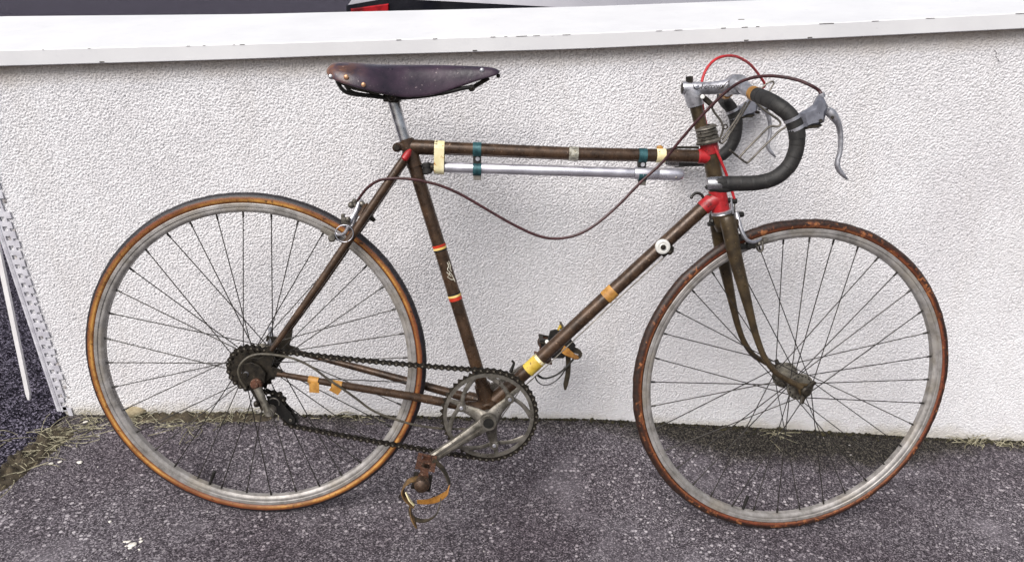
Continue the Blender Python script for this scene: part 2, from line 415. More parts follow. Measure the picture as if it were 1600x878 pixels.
ch = t.ramp(t.noise(3.0, 3, 0.6, mp.outputs[0]), [(0.74, (0, 0, 0)), (0.755, (1, 1, 1))])
c = t.mix(ch, c, srgb('#5b5754'))
c = t.mix(t.math('MULTIPLY', t.ramp(t.noise(30, 5, 0.7), [(0.58, (0, 0, 0)), (0.75, (1, 1, 1))]), 0.25), c, srgb('#bcbcc2'))
t.set(Base_Color=c, Roughness=0.45); t.bump(t.noise(60, 4), 0.1, 0.001); M['coping'] = t.m
M['chip'] = worn('dark_paint_chip', '#3a3734', '#6b6763', None, 60, 0.8, 0, 0)
M['bead'] = worn('galvanised_bead', '#c3c1c9', '#e2e1e7', '#98949c', 50, 0.5, 0.2, 0.2, 0.64, 190)
M['bead_plaster'] = worn('crumbled_plaster', '#8f8a8a', '#c3bebc', '#5b5555', 90, 0.9, 0, 0.6, 0.6, 220)
M['core'] = worn('dark_render_core', '#37343a', '#5a565c', '#232025', 60, 0.9, 0, 0.6, 0.6, 180)
M['lath'] = worn('white_painted_lath', '#dedbdb', '#f0eeee', '#a29c98', 20, 0.5, 0, 0.1, 0.68, 120)
# asphalt
t = NT('asphalt'); ob = t.tc.outputs['Object']
n1g = t.n('ShaderNodeSeparateColor', i_0=t.vor(400, ob, 1)).outputs[0]
n2 = t.noise(520, 2, 0.7)
g = t.math('ADD', t.math('MULTIPLY', n1g, 0.6), t.math('MULTIPLY', n2, 0.4))
c = t.ramp(g, [(0.2, srgb('#242124')), (0.42, srgb('#433e43')), (0.64, srgb('#635d63')), (0.82, srgb('#9d979b'))])
fl = t.vor(105, ob); flc = t.n('ShaderNodeSeparateColor', i_0=t.vor(105, ob, 1)).outputs[1]
fleck = t.math('MULTIPLY', t.math('LESS_THAN', fl, 0.36), t.math('GREATER_THAN', flc, 0.80))
c = t.mix(t.math('MULTIPLY', fleck, t.ramp(t.noise(6, 4, 0.6), [(0.38, (0.15,) * 3), (0.62, (0.85,) * 3)])), c, srgb('#bdb7ba'))
big = t.noise(2.6, 5, 0.65)
c = t.mix(t.ramp(big, [(0.42, (0, 0, 0)), (0.66, (0.6,) * 3)]), c, srgb('#a2949c'), 'MULTIPLY')
pale = t.noise(4.3, 4, 0.6, t.n('ShaderNodeMapping', i_0=ob, i_1=(3.1, 1.7, 0)).outputs[0])
c = t.mix(t.ramp(pale, [(0.56, (0, 0, 0)), (0.72, (0.32,) * 3)]), c, srgb('#8f898f'))
s = t.n('ShaderNodeSeparateXYZ', i_0=ob)
# damp mossy dirt with painted shade at wall foot, widest behind the front wheel
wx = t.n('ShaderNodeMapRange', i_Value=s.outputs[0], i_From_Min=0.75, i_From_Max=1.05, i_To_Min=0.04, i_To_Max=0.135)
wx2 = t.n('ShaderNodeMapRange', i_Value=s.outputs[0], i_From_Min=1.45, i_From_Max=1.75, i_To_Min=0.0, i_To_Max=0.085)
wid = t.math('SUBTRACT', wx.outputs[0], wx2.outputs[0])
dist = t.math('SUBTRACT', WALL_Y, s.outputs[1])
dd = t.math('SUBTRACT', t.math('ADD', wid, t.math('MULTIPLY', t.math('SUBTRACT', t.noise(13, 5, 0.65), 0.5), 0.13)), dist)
dirt_shade = t.n('ShaderNodeMapRange', i_Value=dd, i_From_Min=-0.02, i_From_Max=0.045)
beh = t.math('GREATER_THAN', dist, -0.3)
dirt_shade_fac = t.math('MULTIPLY', t.math('MULTIPLY', dirt_shade.outputs[0], beh), 0.92)
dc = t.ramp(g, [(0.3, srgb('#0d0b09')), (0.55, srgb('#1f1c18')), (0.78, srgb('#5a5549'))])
c = t.mix(dirt_shade_fac, c, dc)
t.set(Base_Color=c, Roughness=0.9, Specular_IOR_Level=0.25)
t.bump(t.math('ADD', t.vor(400, ob), t.noise(210, 3)), 0.45, 0.0016); M['asphalt'] = t.m
t = NT('road_asphalt'); ob = t.tc.outputs['Object']
g = t.math('ADD', t.math('MULTIPLY', t.n('ShaderNodeSeparateColor', i_0=t.vor(300, ob, 1)).outputs[0], 0.6), t.math('MULTIPLY', t.noise(480, 2, 0.7), 0.4))
c = t.ramp(g, [(0.25, srgb('#121115')), (0.5, srgb('#2a282e')), (0.66, srgb('#4b4850')), (0.8, srgb('#938f98'))])
far_ = t.ramp(t.noise(2.6, 8, 0.85), [(0.3, (0.5, 0.48, 0.53)), (0.7, (1.2, 1.17, 1.3))])
c = t.mix(1.0, c, far_, 'MULTIPLY')
t.set(Base_Color=c, Roughness=1.0, Specular_IOR_Level=0.05); t.bump(t.math('ADD', t.vor(300, ob), t.noise(90, 3)), 0.7, 0.003); M['road'] = t.m
M['straw'] = worn('dry_straw', '#6b6650', '#a8a28a', '#47432f', 60, 0.8, 0, 0, 0.56, 90)
M['soil'] = worn('dark_soil', '#2b251c', '#4a4132', '#7b7158', 60, 0.95, 0, 0.8, 0.6, 140)
M['pebble'] = worn('white_pebble', '#c2bdb4', '#e6e2da', '#97907f', 60, 0.8, 0, 0.3, 0.64, 160)
M['mortar'] = worn('beige_mortar', '#93866a', '#b5a98c', '#6b604a', 60, 0.9, 0, 0.6, 0.6, 160)
M['car_silver'] = worn('silver_car_paint', '#a6a4aa', '#aaa8ae', None, 2, 0.28, 0.4, 0)
M['car_black'] = worn('black_gloss_panel', '#0c0c12', '#15151d', None, 5, 0.14, 0, 0)
t = NT('car_glass'); t.set(Base_Color=(0.012, 0.013, 0.02, 1), Roughness=0.06); M['glass'] = t.m
t = NT('red_lamp_glass'); t.set(Base_Color=t.ramp(t.noise(18, 2), [(0.4, srgb('#5e0d11')), (0.6, srgb('#a01a20'))]), Roughness=0.12); M['lamp'] = t.m

# ------------------------------------------------------------------ ground: one sheet to the horizon
xs = np.unique(np.concatenate([-np.geomspace(260, 1.2, 26), np.arange(-1.2, 2.8, 0.04), np.geomspace(2.8, 260, 26)]))
ys = np.unique(np.concatenate([-np.geomspace(40, 1.2, 14), np.arange(-1.2, 1.3, 0.03), np.geomspace(1.3, 300, 30)]))
X, Yg = np.meshgrid(xs, ys); Z = ground_z(X, Yg)
nx, ny = len(xs), len(ys)
me = bpy.data.meshes.new('ground')
me.from_pydata(np.stack([X, Yg, Z], -1).reshape(-1, 3).tolist(), [], [(j * nx + i, j * nx + i + 1, (j + 1) * nx + i + 1, (j + 1) * nx + i) for j in range(ny - 1) for i in range(nx - 1)])
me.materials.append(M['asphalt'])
for p_ in me.polygons: p_.use_smooth = True
ground = bpy.data.objects.new('ground', me); col.objects.link(ground); tag(ground, kind='structure')

# darker road surface beside and behind the wall; its edge runs on from the wall's end
ga, gb = G(97, 657), G(0, 748); gdir = (gb - ga) / (gb[0] - ga[0])
rx = np.unique(np.concatenate([xs, np.arange(-0.72, -0.5, 0.01)]))
rows = np.concatenate([[0, 0.01, 0.03], np.geomspace(0.06, 260, 46)])
vs = []
for t_ in rows:
    for x in rx:
        y0_ = ga[1] + max(gdir[1] * (x - ga[0]), -6) if x < ga[0] else WALL_Y + 0.12
        y0_ = min(y0_, WALL_Y + 0.12) + (0.006 * math.sin(x * 31) + 0.004 * math.sin(x * 83) if x < ga[0] else 0)
        vs.append((x, y0_ + t_, float(ground_z(x, y0_ + t_)) + 0.004 + 0.01 * min(1, t_ / 0.1)))
me = bpy.data.meshes.new('road'); nr = len(rx)
me.from_pydata(vs, [], [(j * nr + i, j * nr + i + 1, (j + 1) * nr + i + 1, (j + 1) * nr + i) for j in range(len(rows) - 1) for i in range(nr - 1)])
me.materials.append(M['road']); road = bpy.data.objects.new('road', me); col.objects.link(road); tag(road, kind='structure')

# ------------------------------------------------------------------ garden wall
wall = empty('garden_wall', loc=(0.6, WALL_Y, float(ground_z(0.6, WALL_Y))))
tag(wall, 'low white stucco garden wall with a white painted coping behind the bicycle', 'wall')
WO = np.array(wall.location)
def wall_edge_x(z):                            # slightly out-of-plumb left end of the wall
    a = HW(95, 652, WALL_Y); b = HW(2, 372, WALL_Y)
    return a[0] + (b[0] - a[0]) * (z - a[2]) / (b[2] - a[2])
BACK_Y = WALL_Y + 0.28
WX1 = 2.9
dx = 0.0018
nxw, nzw = int((1.98 + 0.62) / dx), int((0.905 + 0.26) / dx)
def fft_noise(h, w_, fx, fz, bw, seed, ang=0.0):
    r_ = np.random.default_rng(seed).standard_normal((h, w_))
    ky = np.fft.fftfreq(h)[:, None]; kx = np.fft.fftfreq(w_)[None, :]
    ca, sa = math.cos(ang), math.sin(ang)
    u = (kx * ca + ky * sa) / fx; v = (-kx * sa + ky * ca) / fz
    rr = np.sqrt(u * u + v * v) + 1e-9
    filt = np.exp(-((np.log(rr)) ** 2) / (2 * bw ** 2))
    o = np.real(np.fft.ifft2(np.fft.fft2(r_) * filt)); return o / o.std()
lump = fft_noise(nzw, nxw, 1 / 2.9, 1 / 2.2, 0.5, 3, R(-24))
lump2 = fft_noise(nzw, nxw, 1 / 8.0, 1 / 5.0, 0.6, 9, R(-24))
hgt = 0.92 * lump + 0.28 * lump2
hgt = 0.16 * np.tanh(hgt) - 1.0 * np.clip(-hgt - 0.3, 0, 1.6) ** 0.85
hgt = hgt * 0.0025
xw = np.linspace(0, 1, nxw); zz = np.linspace(-0.26, 0.905, nzw)
xl = np.array([wall_edge_x(max(z, 0.0)) for z in zz]) + 0.012
XX = xl[:, None] + (1.98 - xl[:, None]) * xw[None, :]
VV = np.stack([XX, WALL_Y - hgt, np.repeat(zz[:, None], nxw, 1)], -1).reshape(-1, 3) - WO
idx = np.arange(nxw * nzw).reshape(nzw, nxw)
quads = np.stack([idx[:-1, :-1], idx[:-1, 1:], idx[1:, 1:], idx[1:, :-1]], -1).reshape(-1, 4)
me = bpy.data.meshes.new('stucco_face')
me.vertices.add(len(VV)); me.vertices.foreach_set('co', VV.astype(np.float32).ravel())
me.loops.add(quads.size); me.loops.foreach_set('vertex_index', quads.astype(np.int32).ravel())
me.polygons.add(len(quads)); me.polygons.foreach_set('loop_start', np.arange(0, quads.size, 4, dtype=np.int32))
me.update(calc_edges=True); me.materials.append(M['stucco'])
me.shade_smooth() if hasattr(me, 'shade_smooth') else None
# material space of the wall face is the wall's own: shift so that z is world height
o = bpy.data.objects.new('stucco_face', me); col.objects.link(o); o.parent = wall
for p_ in ():
    pass
me.transform(Matrix.Translation(Vector(WO))); o.location = -Vector(WO)
# the body of the wall behind the render, its end face and the plain run to the right
b = MB()
zb, zt = -0.45, 0.905
e0, e1 = wall_edge_x(0.0), wall_edge_x(0.9)
b.prism([(e0 + 0.012, WALL_Y + 0.006, zb), (WX1, WALL_Y + 0.006, zb), (WX1, WALL_Y + 0.006, zt), (e1 + 0.012, WALL_Y + 0.006, zt)], (0, BACK_Y - WALL_Y - 0.006, 0))
b.prism([(1.98, WALL_Y, zb), (WX1, WALL_Y, zb), (WX1, WALL_Y, zt), (1.98, WALL_Y, zt)], (0, 0.0055, 0))
bo = b.build('wall_body', M['stucco'], wall); bo.location = -Vector(WO)
# coping in two lengths that meet at the joint seen near the right end
CF = WALL_Y - 0.024
ce_b = [HW(px, py, CF) for px, py in ((0, 104), (250, 97), (400, 92.4), (500, 88.5), (700, 83), (900, 77.5), (1000, 73), (1300, 60), (1600, 45.3))]
ce_t = [HW(px, py, CF) for px, py in ((0, 79), (250, 72.5), (400, 68.5), (500, 65.5), (700, 59.5), (900, 53.3), (1000, 49), (1300, 36), (1600, 20.5))]
def zb_(x): return float(np.interp(x, [q[0] for q in ce_b], [q[2] for q in ce_b]))
def zt_(x): return float(np.interp(x, [q[0] for q in ce_t], [q[2] for q in ce_t]))
CBK = WALL_Y + 0.31
ce_k = [HW(px, py, CBK) for px, py in ((0, 26), (400, 22.5), (500, 20), (900, 11), (1000, 7.5), (1190, 0.3))]
def zk_(x):
    xs_ = [q[0] for q in ce_k]; zs_ = [q[2] for q in ce_k]; s_ = (zs_[-1] - zs_[2]) / (xs_[-1] - xs_[2])
    return float(np.interp(x, xs_, zs_)) if x <= xs_[-1] else zs_[-1] + s_ * 0.5 * (x - xs_[-1])
xj = HW(1150, 34, CF)[0]
def coping_piece(x0, x1):
    b = MB(); n = max(2, int((x1 - x0) / 0.08)); vs = []; fs = []
    for i in range(n + 1):
        x = x0 + (x1 - x0) * i / n; zb0 = zb_(x); zt0 = zt_(x); zk0 = zk_(x); bv = 0.0014
        sec = [(CF, zb0 + bv), (CF, zt0 - bv), (CF + 0.001, zt0 - bv * 0.3), (CF + bv, zt0 + 0.0003), (CBK - bv, zk0), (CBK, zk0 - 0.003), (CBK, zb0), (CF + 0.03, zb0 + 0.0), (CF + 0.028, zb0 + 0.006), (CF + 0.022, zb0 + 0.006), (CF + 0.02, zb0), (CF + bv, zb0)]
        vs += [(x, y, z) for y, z in sec]
    k = len(sec)
    for i in range(n):
        for j in range(k):
            l = (j + 1) % k; fs.append((i * k + j, i * k + l, (i + 1) * k + l, (i + 1) * k + j))
    fs.append(tuple(range(k))); fs.append(tuple(n * k + j for j in range(k)))
    b.add(vs, fs); return b
for x0, x1 in ((min(e1 - 0.035, ce_k[0][0] - 0.06), WX1),):
    o = coping_piece(x0, x1).build('coping_slab', M['coping'], wall, sharp=18); o.location = -Vector(WO)
b = MB()
for px, w_ in ((60, 4), (133, 5), (290, 7), (315, 5), (362, 5), (375, 10), (622, 10), (679, 9), (770, 10), (790, 6), (815, 22), (838, 14), (885, 16), (1030, 12), (1060, 16), (1130, 10), (1163, 12), (1183, 7), (1290, 30), (1365, 14), (1450, 18), (1590, 24)):
    q = HW(px, 50, CF); a = 0.00125 * w_ / 2 * 0.8
    th = random.uniform(0.0003, 0.0006)
    b.box((q[0], CF + 0.0008, zt_(q[0]) - 0.0012), (a * 2, 0.003, th * 2.2))
for px, py in ((742, 80), (1166, 63), (710 / 1600 * 600 + 1000, 52), (160, 100)):
    q = HW(px, py, CF); b.box((q[0], CF - 0.0002, zb_(q[0]) + 0.003), (0.009, 0.002, 0.002))
for px, py in ((1162, 28),):
    q = HW(px, 34, CF + 0.06); b.box((q[0], CF + 0.05 + 0.004 * (px - 1155), zt_(q[0]) + (zk_(q[0]) - zt_(q[0])) * (0.05 + 0.004 * (px - 1155)) / (CBK - CF) + 0.0004), (0.012, 0.007, 0.001))
o = b.build('paint_chip', M['chip'], wall); o['kind'] = 'stuff'; o.location = -Vector(WO)

# perforated corner bead on the left end: rounded nose, flange with two columns of holes
bead = empty('corner_bead', wall); bead['label'] = 'pale perforated metal corner bead coming loose at the left end of the wall'; bead.location = -Vector(WO)
ea, eb = HW(95, 652, WALL_Y), HW(2, 372, WALL_Y)
zdir = nrm(eb - ea); e_top = ea + zdir * (0.884 - ea[2]) / zdir[2]
xdir = np.array([1.0, 0, 0])
nose = MB(); nose.tube([ea - zdir * 0.03 + np.array([0.004, 0.001, 0]), e_top + np.array([0.004, 0.001, 0])], 0.0075, 10); nose.build('bead_nose', M['bead'], bead)
ret = MB(); ret.prism([ea + (0.0, 0.004, 0), e_top + (0.0, 0.004, 0), e_top + (0, 0.05, 0), ea + (0, 0.05, 0)], (0.0022, 0, 0)); ret.build('bead_return', M['bead'], bead)
fl = MB(); pit = 0.0226
nrow = int(0.62 / pit); y0 = WALL_Y - 0.004
def fp(u, v): return ea + zdir * v / zdir[2] + np.array([u, y0 - WALL_Y, 0])
def strip(u0, u1, v0, v1):
    a, b_, c_, d_ = fp(u0, v0), fp(u1, v0), fp(u1, v1), fp(u0, v1)
    fl.prism([a, b_, c_, d_], (0, 0.0025, 0))
Vtop = 0.838
strip(0.007, 0.0128, 0, Vtop); strip(0.0235, 0.0275, 0.06, Vtop)
v = 0.012; i = 0
while v < Vtop - 0.02:
    strip(0.0128, 0.0235, v + 0.0108, v + pit)
    if v > 0.10 and random.random() < 0.93:
        strip(0.0275, 0.0365 + random.uniform(-0.002, 0.0025), v + 0.004 + random.uniform(0, 0.003), v + pit - 0.0015)
    v += pit; i += 1
strip(0.0145, 0.034, -0.002, 0.006); strip(0.024, 0.034, 0.006, 0.028); strip(0.0145, 0.024, 0.02, 0.032)
fl.build('bead_flange', M['bead'], bead)
bk = MB(); bk.prism([fp(0.004, -0.02) + (0, 0.008, 0), fp(0.030, -0.02) + (0, 0.008, 0), fp(0.030, Vtop) + (0, 0.008, 0), fp(0.004, Vtop) + (0, 0.008, 0)], (0, 0.003, 0))
bk.build('bead_backing', M['core'], bead)
pl = MB()
for i in range(44):
    vv = random.uniform(0.02, Vtop); uu = random.choice((0.019, 0.019, 0.034))
    pl.ball(fp(uu, vv) + np.array([0, 0.004, 0]), random.uniform(0.003, 0.0055), 7, (1, 0.5, 1.2))
o = pl.build('plaster_crumb', M['bead_plaster'], bead); o['kind'] = 'stuff'
for pts in (((1553, 78), (1557, 83), (1556, 89), (1560, 94), (1561, 99)), ((96, 586), (101, 592), (104, 599), (110, 604))):
    b = MB(); b.tube(spline([HW(x, y, WALL_Y - 0.0003) for x, y in pts], 4), 0.0005, 5); o = b.build('crack', M['core'], wall); o.location = -Vector(WO)
# pale lath leaning against the end of the wall
g0 = HW(46, 632, WALL_Y + 0.03)
gz = float(ground_z(g0[0], g0[1]))
la = np.array([g0[0], g0[1], gz - 0.002])
for k in range(30):
    d_ = MW.T @ np.array([(46 - 800) / F, (632 - 439) / F, 1.0]); tt = (float(ground_z(la[0], la[1])) - CAM[2]) / d_[2]; la = CAM + tt * d_
lb = HW(0, 412, la[1] - 0.01); ld = nrm(lb - la)
Ll = 0.86 / ld[2]
lw = MB(); u_ = nrm(np.cross(ld, [0, -1, 0]))
if u_[0] < 0: u_ = -u_
yo = np.array([0, 0.008, 0]); q = lambda s_, a_: la + ld * s_ + u_ * a_
lw.prism([q(0, 0.000), q(0.012, 0.003), q(0.018, 0.0025), q(0.032, 0.0052), q(Ll, 0.0062), q(Ll, -0.0062), q(0.03, -0.0048)], yo)
lath = lw.build('lath', M['lath'], origin=la); tag(lath, 'thin white splintered lath leaning at the left end of the wall', 'lath')

# ------------------------------------------------------------------ parked car behind the wall
CY = 1.42
qa = HW(531, 18, CY); 
car_w = 1.74; cx = qa[0] + car_w / 2 - 0.078; cz = float(SL * cx)
car = empty('parked_car', loc=(cx, CY, cz)); car.rotation_euler = (0, math.atan(-SL), 0)
tag(car, 'silver car with black tailgate and red tail lamp parked behind the wall', 'car')
def xsec(y, hw, zlo, zbelt, zroof, hroof, n=7):
    pts = [(-hw * 0.94, y, zlo), (-hw, y, zlo + 0.15), (-hw, y, zbelt - 0.12), (-hw * 0.985, y, zbelt), (-hroof, y, zroof - 0.05), (-hroof * 0.86, y, zroof)]
    return pts + [(-x, yy, z) for x, yy, z in reversed(pts)]
secs = [xsec(0.06, car_w / 2 - 0.05, 0.32, 0.86, 1.0, 0.66), xsec(0.0, car_w / 2 - 0.008, 0.3, 0.95, 0.99, 0.70), xsec(0.16, car_w / 2, 0.24, 0.97, 1.36, 0.62), xsec(0.5, car_w / 2, 0.2, 0.97, 1.47, 0.6), xsec(1.7, car_w / 2, 0.2, 0.95, 1.49, 0.6), xsec(2.5, car_w / 2, 0.2, 0.94, 1.36, 0.58), xsec(3.1, car_w / 2, 0.2, 0.93, 0.98, 0.72), xsec(4.0, car_w / 2 - 0.06, 0.24, 0.78, 0.82, 0.66), xsec(4.15, car_w / 2 - 0.16, 0.3, 0.66, 0.7, 0.6)]
b = MB(); k = len(secs[0]); vs = [p_ for s_ in secs[1:] for p_ in s_]; fs = []
for i in range(len(secs) - 2):
    for j in range(k):
        l = (j + 1) % k; fs.append((i * k + j, i * k + l, (i + 1) * k + l, (i + 1) * k + j))
fs.append(tuple(range(k))); fs.append(tuple((len(secs) - 2) * k + j for j in range(k)))
b.add(vs, fs); b.build('body', M['car_silver'], car, sharp=25)
hwc = car_w / 2
b = MB(); b.prism([(-hwc + 0.02, -0.012, 0.76), (hwc - 0.02, -0.012, 0.76), (hwc - 0.02, -0.012, 0.955), (hwc - 0.16, -0.010, 0.985), (-hwc + 0.16, -0.010, 0.985), (-hwc + 0.02, -0.012, 0.955)], (0, 0.016, 0), 0.004); b.build('tailgate_panel', M['car_black'], car)
b = MB(); b.prism([(-0.58, 0.02, 1.0), (0.58, 0.02, 1.0), (0.52, 0.135, 1.33), (-0.52, 0.135, 1.33)], (0, 0.02, 0)); b.build('rear_window', M['glass'], car)
for s_ in (-1, 1):
    b = MB(); b.prism([(s_ * (hwc - 0.04), -0.022, 0.80), (s_ * (hwc - 0.036), -0.022, 0.945), (s_ * (hwc - 0.165), -0.022, 0.968), (s_ * (hwc - 0.165), -0.022, 0.80)], (0, 0.012, 0), 0.005); b.build('tail_lamp', M['lamp'], car)
    b = MB(); b.prism([(s_ * (hwc * 0.99 + 0.004), 0.55, 0.98), (s_ * (hwc * 0.99 + 0.004), 2.5, 0.97), (s_ * 0.64, 2.3, 1.32), (s_ * 0.645, 0.6, 1.38)], (s_ * 0.006, 0, 0)); b.build('side_window', M['glass'], car)
    for yy in (0.75, 3.25):
        wh = empty('wheel', car, (s_ * (hwc - 0.1), yy, 0.31))
        b = MB(); b.lathe([(0.2, -0.09), (0.29, -0.095), (0.31, -0.07), (0.31, 0.07), (0.29, 0.095), (0.2, 0.09)], (0, 0, 0), (1, 0, 0), 28, True); b.build('tyre', M['rubber'], wh)
        b = MB(); b.lathe([(0.0, 0.07 * s_), (0.06, 0.075 * s_), (0.17, 0.05 * s_), (0.2, 0.08 * s_), (0.2, -0.08 * s_)], (0, 0, 0), (1, 0, 0), 24); b.build('rim', M['alu'], wh)
b = MB(); b.box((0, -0.03, 0.5), (1.66, 0.16, 0.2), None, 0.03); b.build('bumper', M['car_silver'], car)
b = MB(); b.box((0, -0.118, 0.52), (0.5, 0.006, 0.11)); b.build('number_plate', M['white_dirty'], car)

# ------------------------------------------------------------------ bicycle
bike = empty('bicycle', loc=(0, 0, 0))
bw = Matrix.Identity(4)
for i in range(3):
    for j in range(3): bw[i][j] = WB[i][j]
bike.matrix_world = bw
tag(bike, 'old bronze brown racing bicycle with drop handlebar leaning against the white wall', 'bicycle')
def tp(pts, n=14, spl=0, pf=P, mb=None, cap=True):     # tube through photo points (px, py, lateral, width in px)
    mb = mb or MB()
    p = [pf(a[0], a[1], a[2]) for a in pts]; r = [a[3] / 2 * mpp(a[0], a[1], a[2]) for a in pts]
    if spl:
        q = spline([np.append(x, y) for x, y in zip(p, r)], spl)
        p = [x[:3] for x in q]; r = [x[3] for x in q]
    return mb.tube(p, r, n, cap)
Yv = np.array([0, 1.0, 0])
BBc = P(763.5, 650.5, -0.05); BBc = np.array([BBc[0], 0, BBc[2]])
HUBR = np.array([0, 0, HUB])

# --- frame: bottom bracket shell with its lugs, tubes as children
b = MB(); b.lathe([(0.0, -0.036), (0.0175, -0.036), (0.02, -0.033), (0.021, -0.02), (0.021, 0.02), (0.02, 0.033), (0.0175, 0.036), (0, 0.036)], BBc, Yv, 24)
seat_top = P(636.5, 224, 0)
dt_end = P(1116, 309, 0); st_dir = nrm(P(757, 600, 0) - seat_top)
b.tube([BBc, BBc + nrm(seat_top - BBc) * 0.05], [0.0185, 0.0162], 18)
b.tube([BBc, BBc + nrm(dt_end - BBc) * 0.06], [0.0185, 0.0165], 18)
for s_ in (-1, 1): b.tube([BBc + (-0.006, s_ * 0.018, 0.002), BBc + (-0.045, s_ * 0.024, 0.008)], [0.014, 0.0125], 14)
frame = b.build('frame', M['paint'], bike)
r_st = 20.5 / 2 * mpp(690, 420); r_dt = 21.5 / 2 * mpp(950, 460); r_tt = 20.5 / 2 * mpp(895, 240)
MB().tube([BBc, seat_top + nrm(seat_top - BBc) * 0.008], r_st, 20).build('seat_tube', M['paint'], frame)
MB().tube([BBc, P(952.5, 459, 0), dt_end], r_dt, 20).build('down_tube', M['paint'], frame)
MB().tube([P(640, 229.5, 0), P(895, 240.5, 0), P(1100, 244.5, 0)], r_tt, 20).build('top_tube', M['paint'], frame)
ht0, ht1 = PS(1106, 214, 0), PS(1127, 333, 0)
MB().tube([ht0, ht1], 25 / 2 * mpp(1115, 270), 20).build('head_tube', M['fork'], frame)
# seat cluster
b = MB()
b.tube([seat_top + st_dir * 0.045, seat_top - st_dir * 0.006], [r_st + 0.0016, r_st + 0.002], 20)
b.tube([P(640, 229.5, 0), P(684, 231.5, 0)], r_tt + 0.0018, 20)
b.cyl(P(620, 231, -0.016), P(620, 231, 0.016), 0.0085, 14, bev=0.002)
b.box(P(627, 229, 0), (0.02, 0.026, 0.014), None, 0.002)
b.build('seat_lug', M['paint'], frame)
b = MB(); b.cyl(P(619.5, 231, -0.022), P(619.5, 231, -0.014), 0.0055, 12, bev=0.001); b.build('binder_bolt', M['steel_dark'], frame)
# red lugs
rh = 25 / 2 * mpp(1115, 270) + 0.0018
b = MB(); ax_h = nrm(ht1 - ht0)
b.tube([PS(1107, 221, 0), PS(1110.5, 240, 0)], rh, 22)
b.tube([P(1112, 245, 0), P(1092, 244, 0), P(1084, 243.6, 0)], [r_tt + 0.002, r_tt + 0.0018, r_tt * 0.55], 20)
b.build('head_lug', M['red'], frame)
b = MB()
b.tube([PS(1121, 297, 0), PS(1126.5, 329, 0)], rh, 22)
b.tube([P(1126, 308, 0), P(1106, 318.5, 0), P(1098, 326, 0)], [r_dt + 0.004, r_dt + 0.002, r_dt + 0.0014], 20)
b.build('head_lug', M['red'], frame)
# seat stays and chain stays, drop-outs
latd = 0.063
sb = P(424, 547, -latd)
def stay(s_):
    return [P(637, 241, -0.021), P(560.5, 353, -0.036), P(489, 457, -0.05), sb]
for s_ in (1, -1):
    b = MB(); b.tube(spline(stay(s_), 5), [0.0082, 0.0082, 0.0078, 0.0066, 0.0055], 14)
    if s_ < 0: b.flip()
    b.build('seat_stay', M['paint'], frame)
    b = MB(); c = P(636.5, 242, -0.021); dd_ = nrm(P(560.5, 353, -0.036) - c)
    b.tube([c - dd_ * 0.012 + (0, -0.0035, 0), c - dd_ * 0.004 + (0, -0.0045, 0), c + dd_ * 0.008 + (0, -0.0045, 0), c + dd_ * 0.015 + (0, -0.003, 0)], [0.0025, 0.0066, 0.007, 0.002], 14)
    if s_ < 0: b.flip()
    b.build('stay_cap', M['red'], frame)
    cs_b = P(433, 583.5, -latd)
    b = MB(); b.tube(spline([cs_b, P(547, 603.5, -0.05), P(660, 622, -0.032), BBc + (-0.03, -0.022, 0.004)], 5), [0.0052, 0.0075, 0.0088, 0.0105], 14)
    if s_ < 0: b.flip()
    b.build('chain_stay', M['paint'], frame)
    # drop-out plate
    b = MB(); o3 = np.array([0, 0.006, 0]); pr = [P(x, y, -latd - 0.003) for x, y in ((418, 540), (430, 540), (428, 560), (424, 574), (440, 579), (440, 589), (424, 590), (412, 600), (404, 612), (392, 608), (388, 596), (398, 592), (406, 584), (398, 572), (384, 566), (386, 558), (404, 560), (413, 556))]
    b.prism(pr, o3, 0.001)
    if s_ < 0: b.flip()
    b.build('drop_out', M['steel_dark'], frame)
b = MB(); b.tube([P(568, 341, -0.034), P(568, 341, -0.034) * (1, -1, 1)], 0.006, 10); b.build('stay_bridge', M['paint'], frame)
# painted bands and worn maker's mark on the seat tube
def on_tube(p0, p1, r, ta, tb, name, mat, n=24, parent=None):
    a = p0 + (p1 - p0) * ta; c = p0 + (p1 - p0) * tb
    return MB().tube([a, c], r, n, False).build(name, M[mat], parent or frame)
ax0, ax1 = seat_top, BBc
def tt_of(px, py):
    q = P(px, py, -r_st); return float((q - ax0) @ (ax1 - ax0) / ((ax1 - ax0) @ (ax1 - ax0)))
for py0, py1, mt, e in ((383.5, 387.5, 'band_red', .0006), (387.5, 391.0, 'band_yellow', .0007), (391.0, 393.5, 'black', .0006)):
    px = 687 + (py0 - 388) * 0.34; on_tube(ax0, ax1, r_st + e, tt_of(px, py0), tt_of(px, py1), 'painted_band', mt)
for py0, py1, mt, e in ((459.5, 462, 'black', .0006), (462, 465.5, 'band_yellow', .0007), (465.5, 471, 'band_red', .0006)):
    px = 711 + (py0 - 465) * 0.34; on_tube(ax0, ax1, r_st + e, tt_of(px, py0), tt_of(px, py1), 'painted_band', mt)
b = MB(); axd = nrm(ax1 - ax0)
def onst(px, py):                              # point on the near surface of the seat tube
    q = P(px, py, -r_st * 0.9); a_ = ax0 + axd * ((q - ax0) @ axd); d_ = nrm(q - a_); return a_ + d_ * (r_st + 0.0007)
for pts in (((699, 410), (701, 416), (699, 421), (703, 426), (701, 431)), ((703, 408), (706, 414), (704, 420), (707, 424)), ((702, 425), (707, 430), (712, 439)), ((699, 432), (704, 436), (709, 437)), ((698, 425), (705, 432)), ((709, 433), (713, 440)), ((700, 414), (706, 412))):
    b.tube(spline([onst(*q_) for q_ in pts], 4), 0.0008, 5)
b.build('maker_mark', M['decal'], frame)
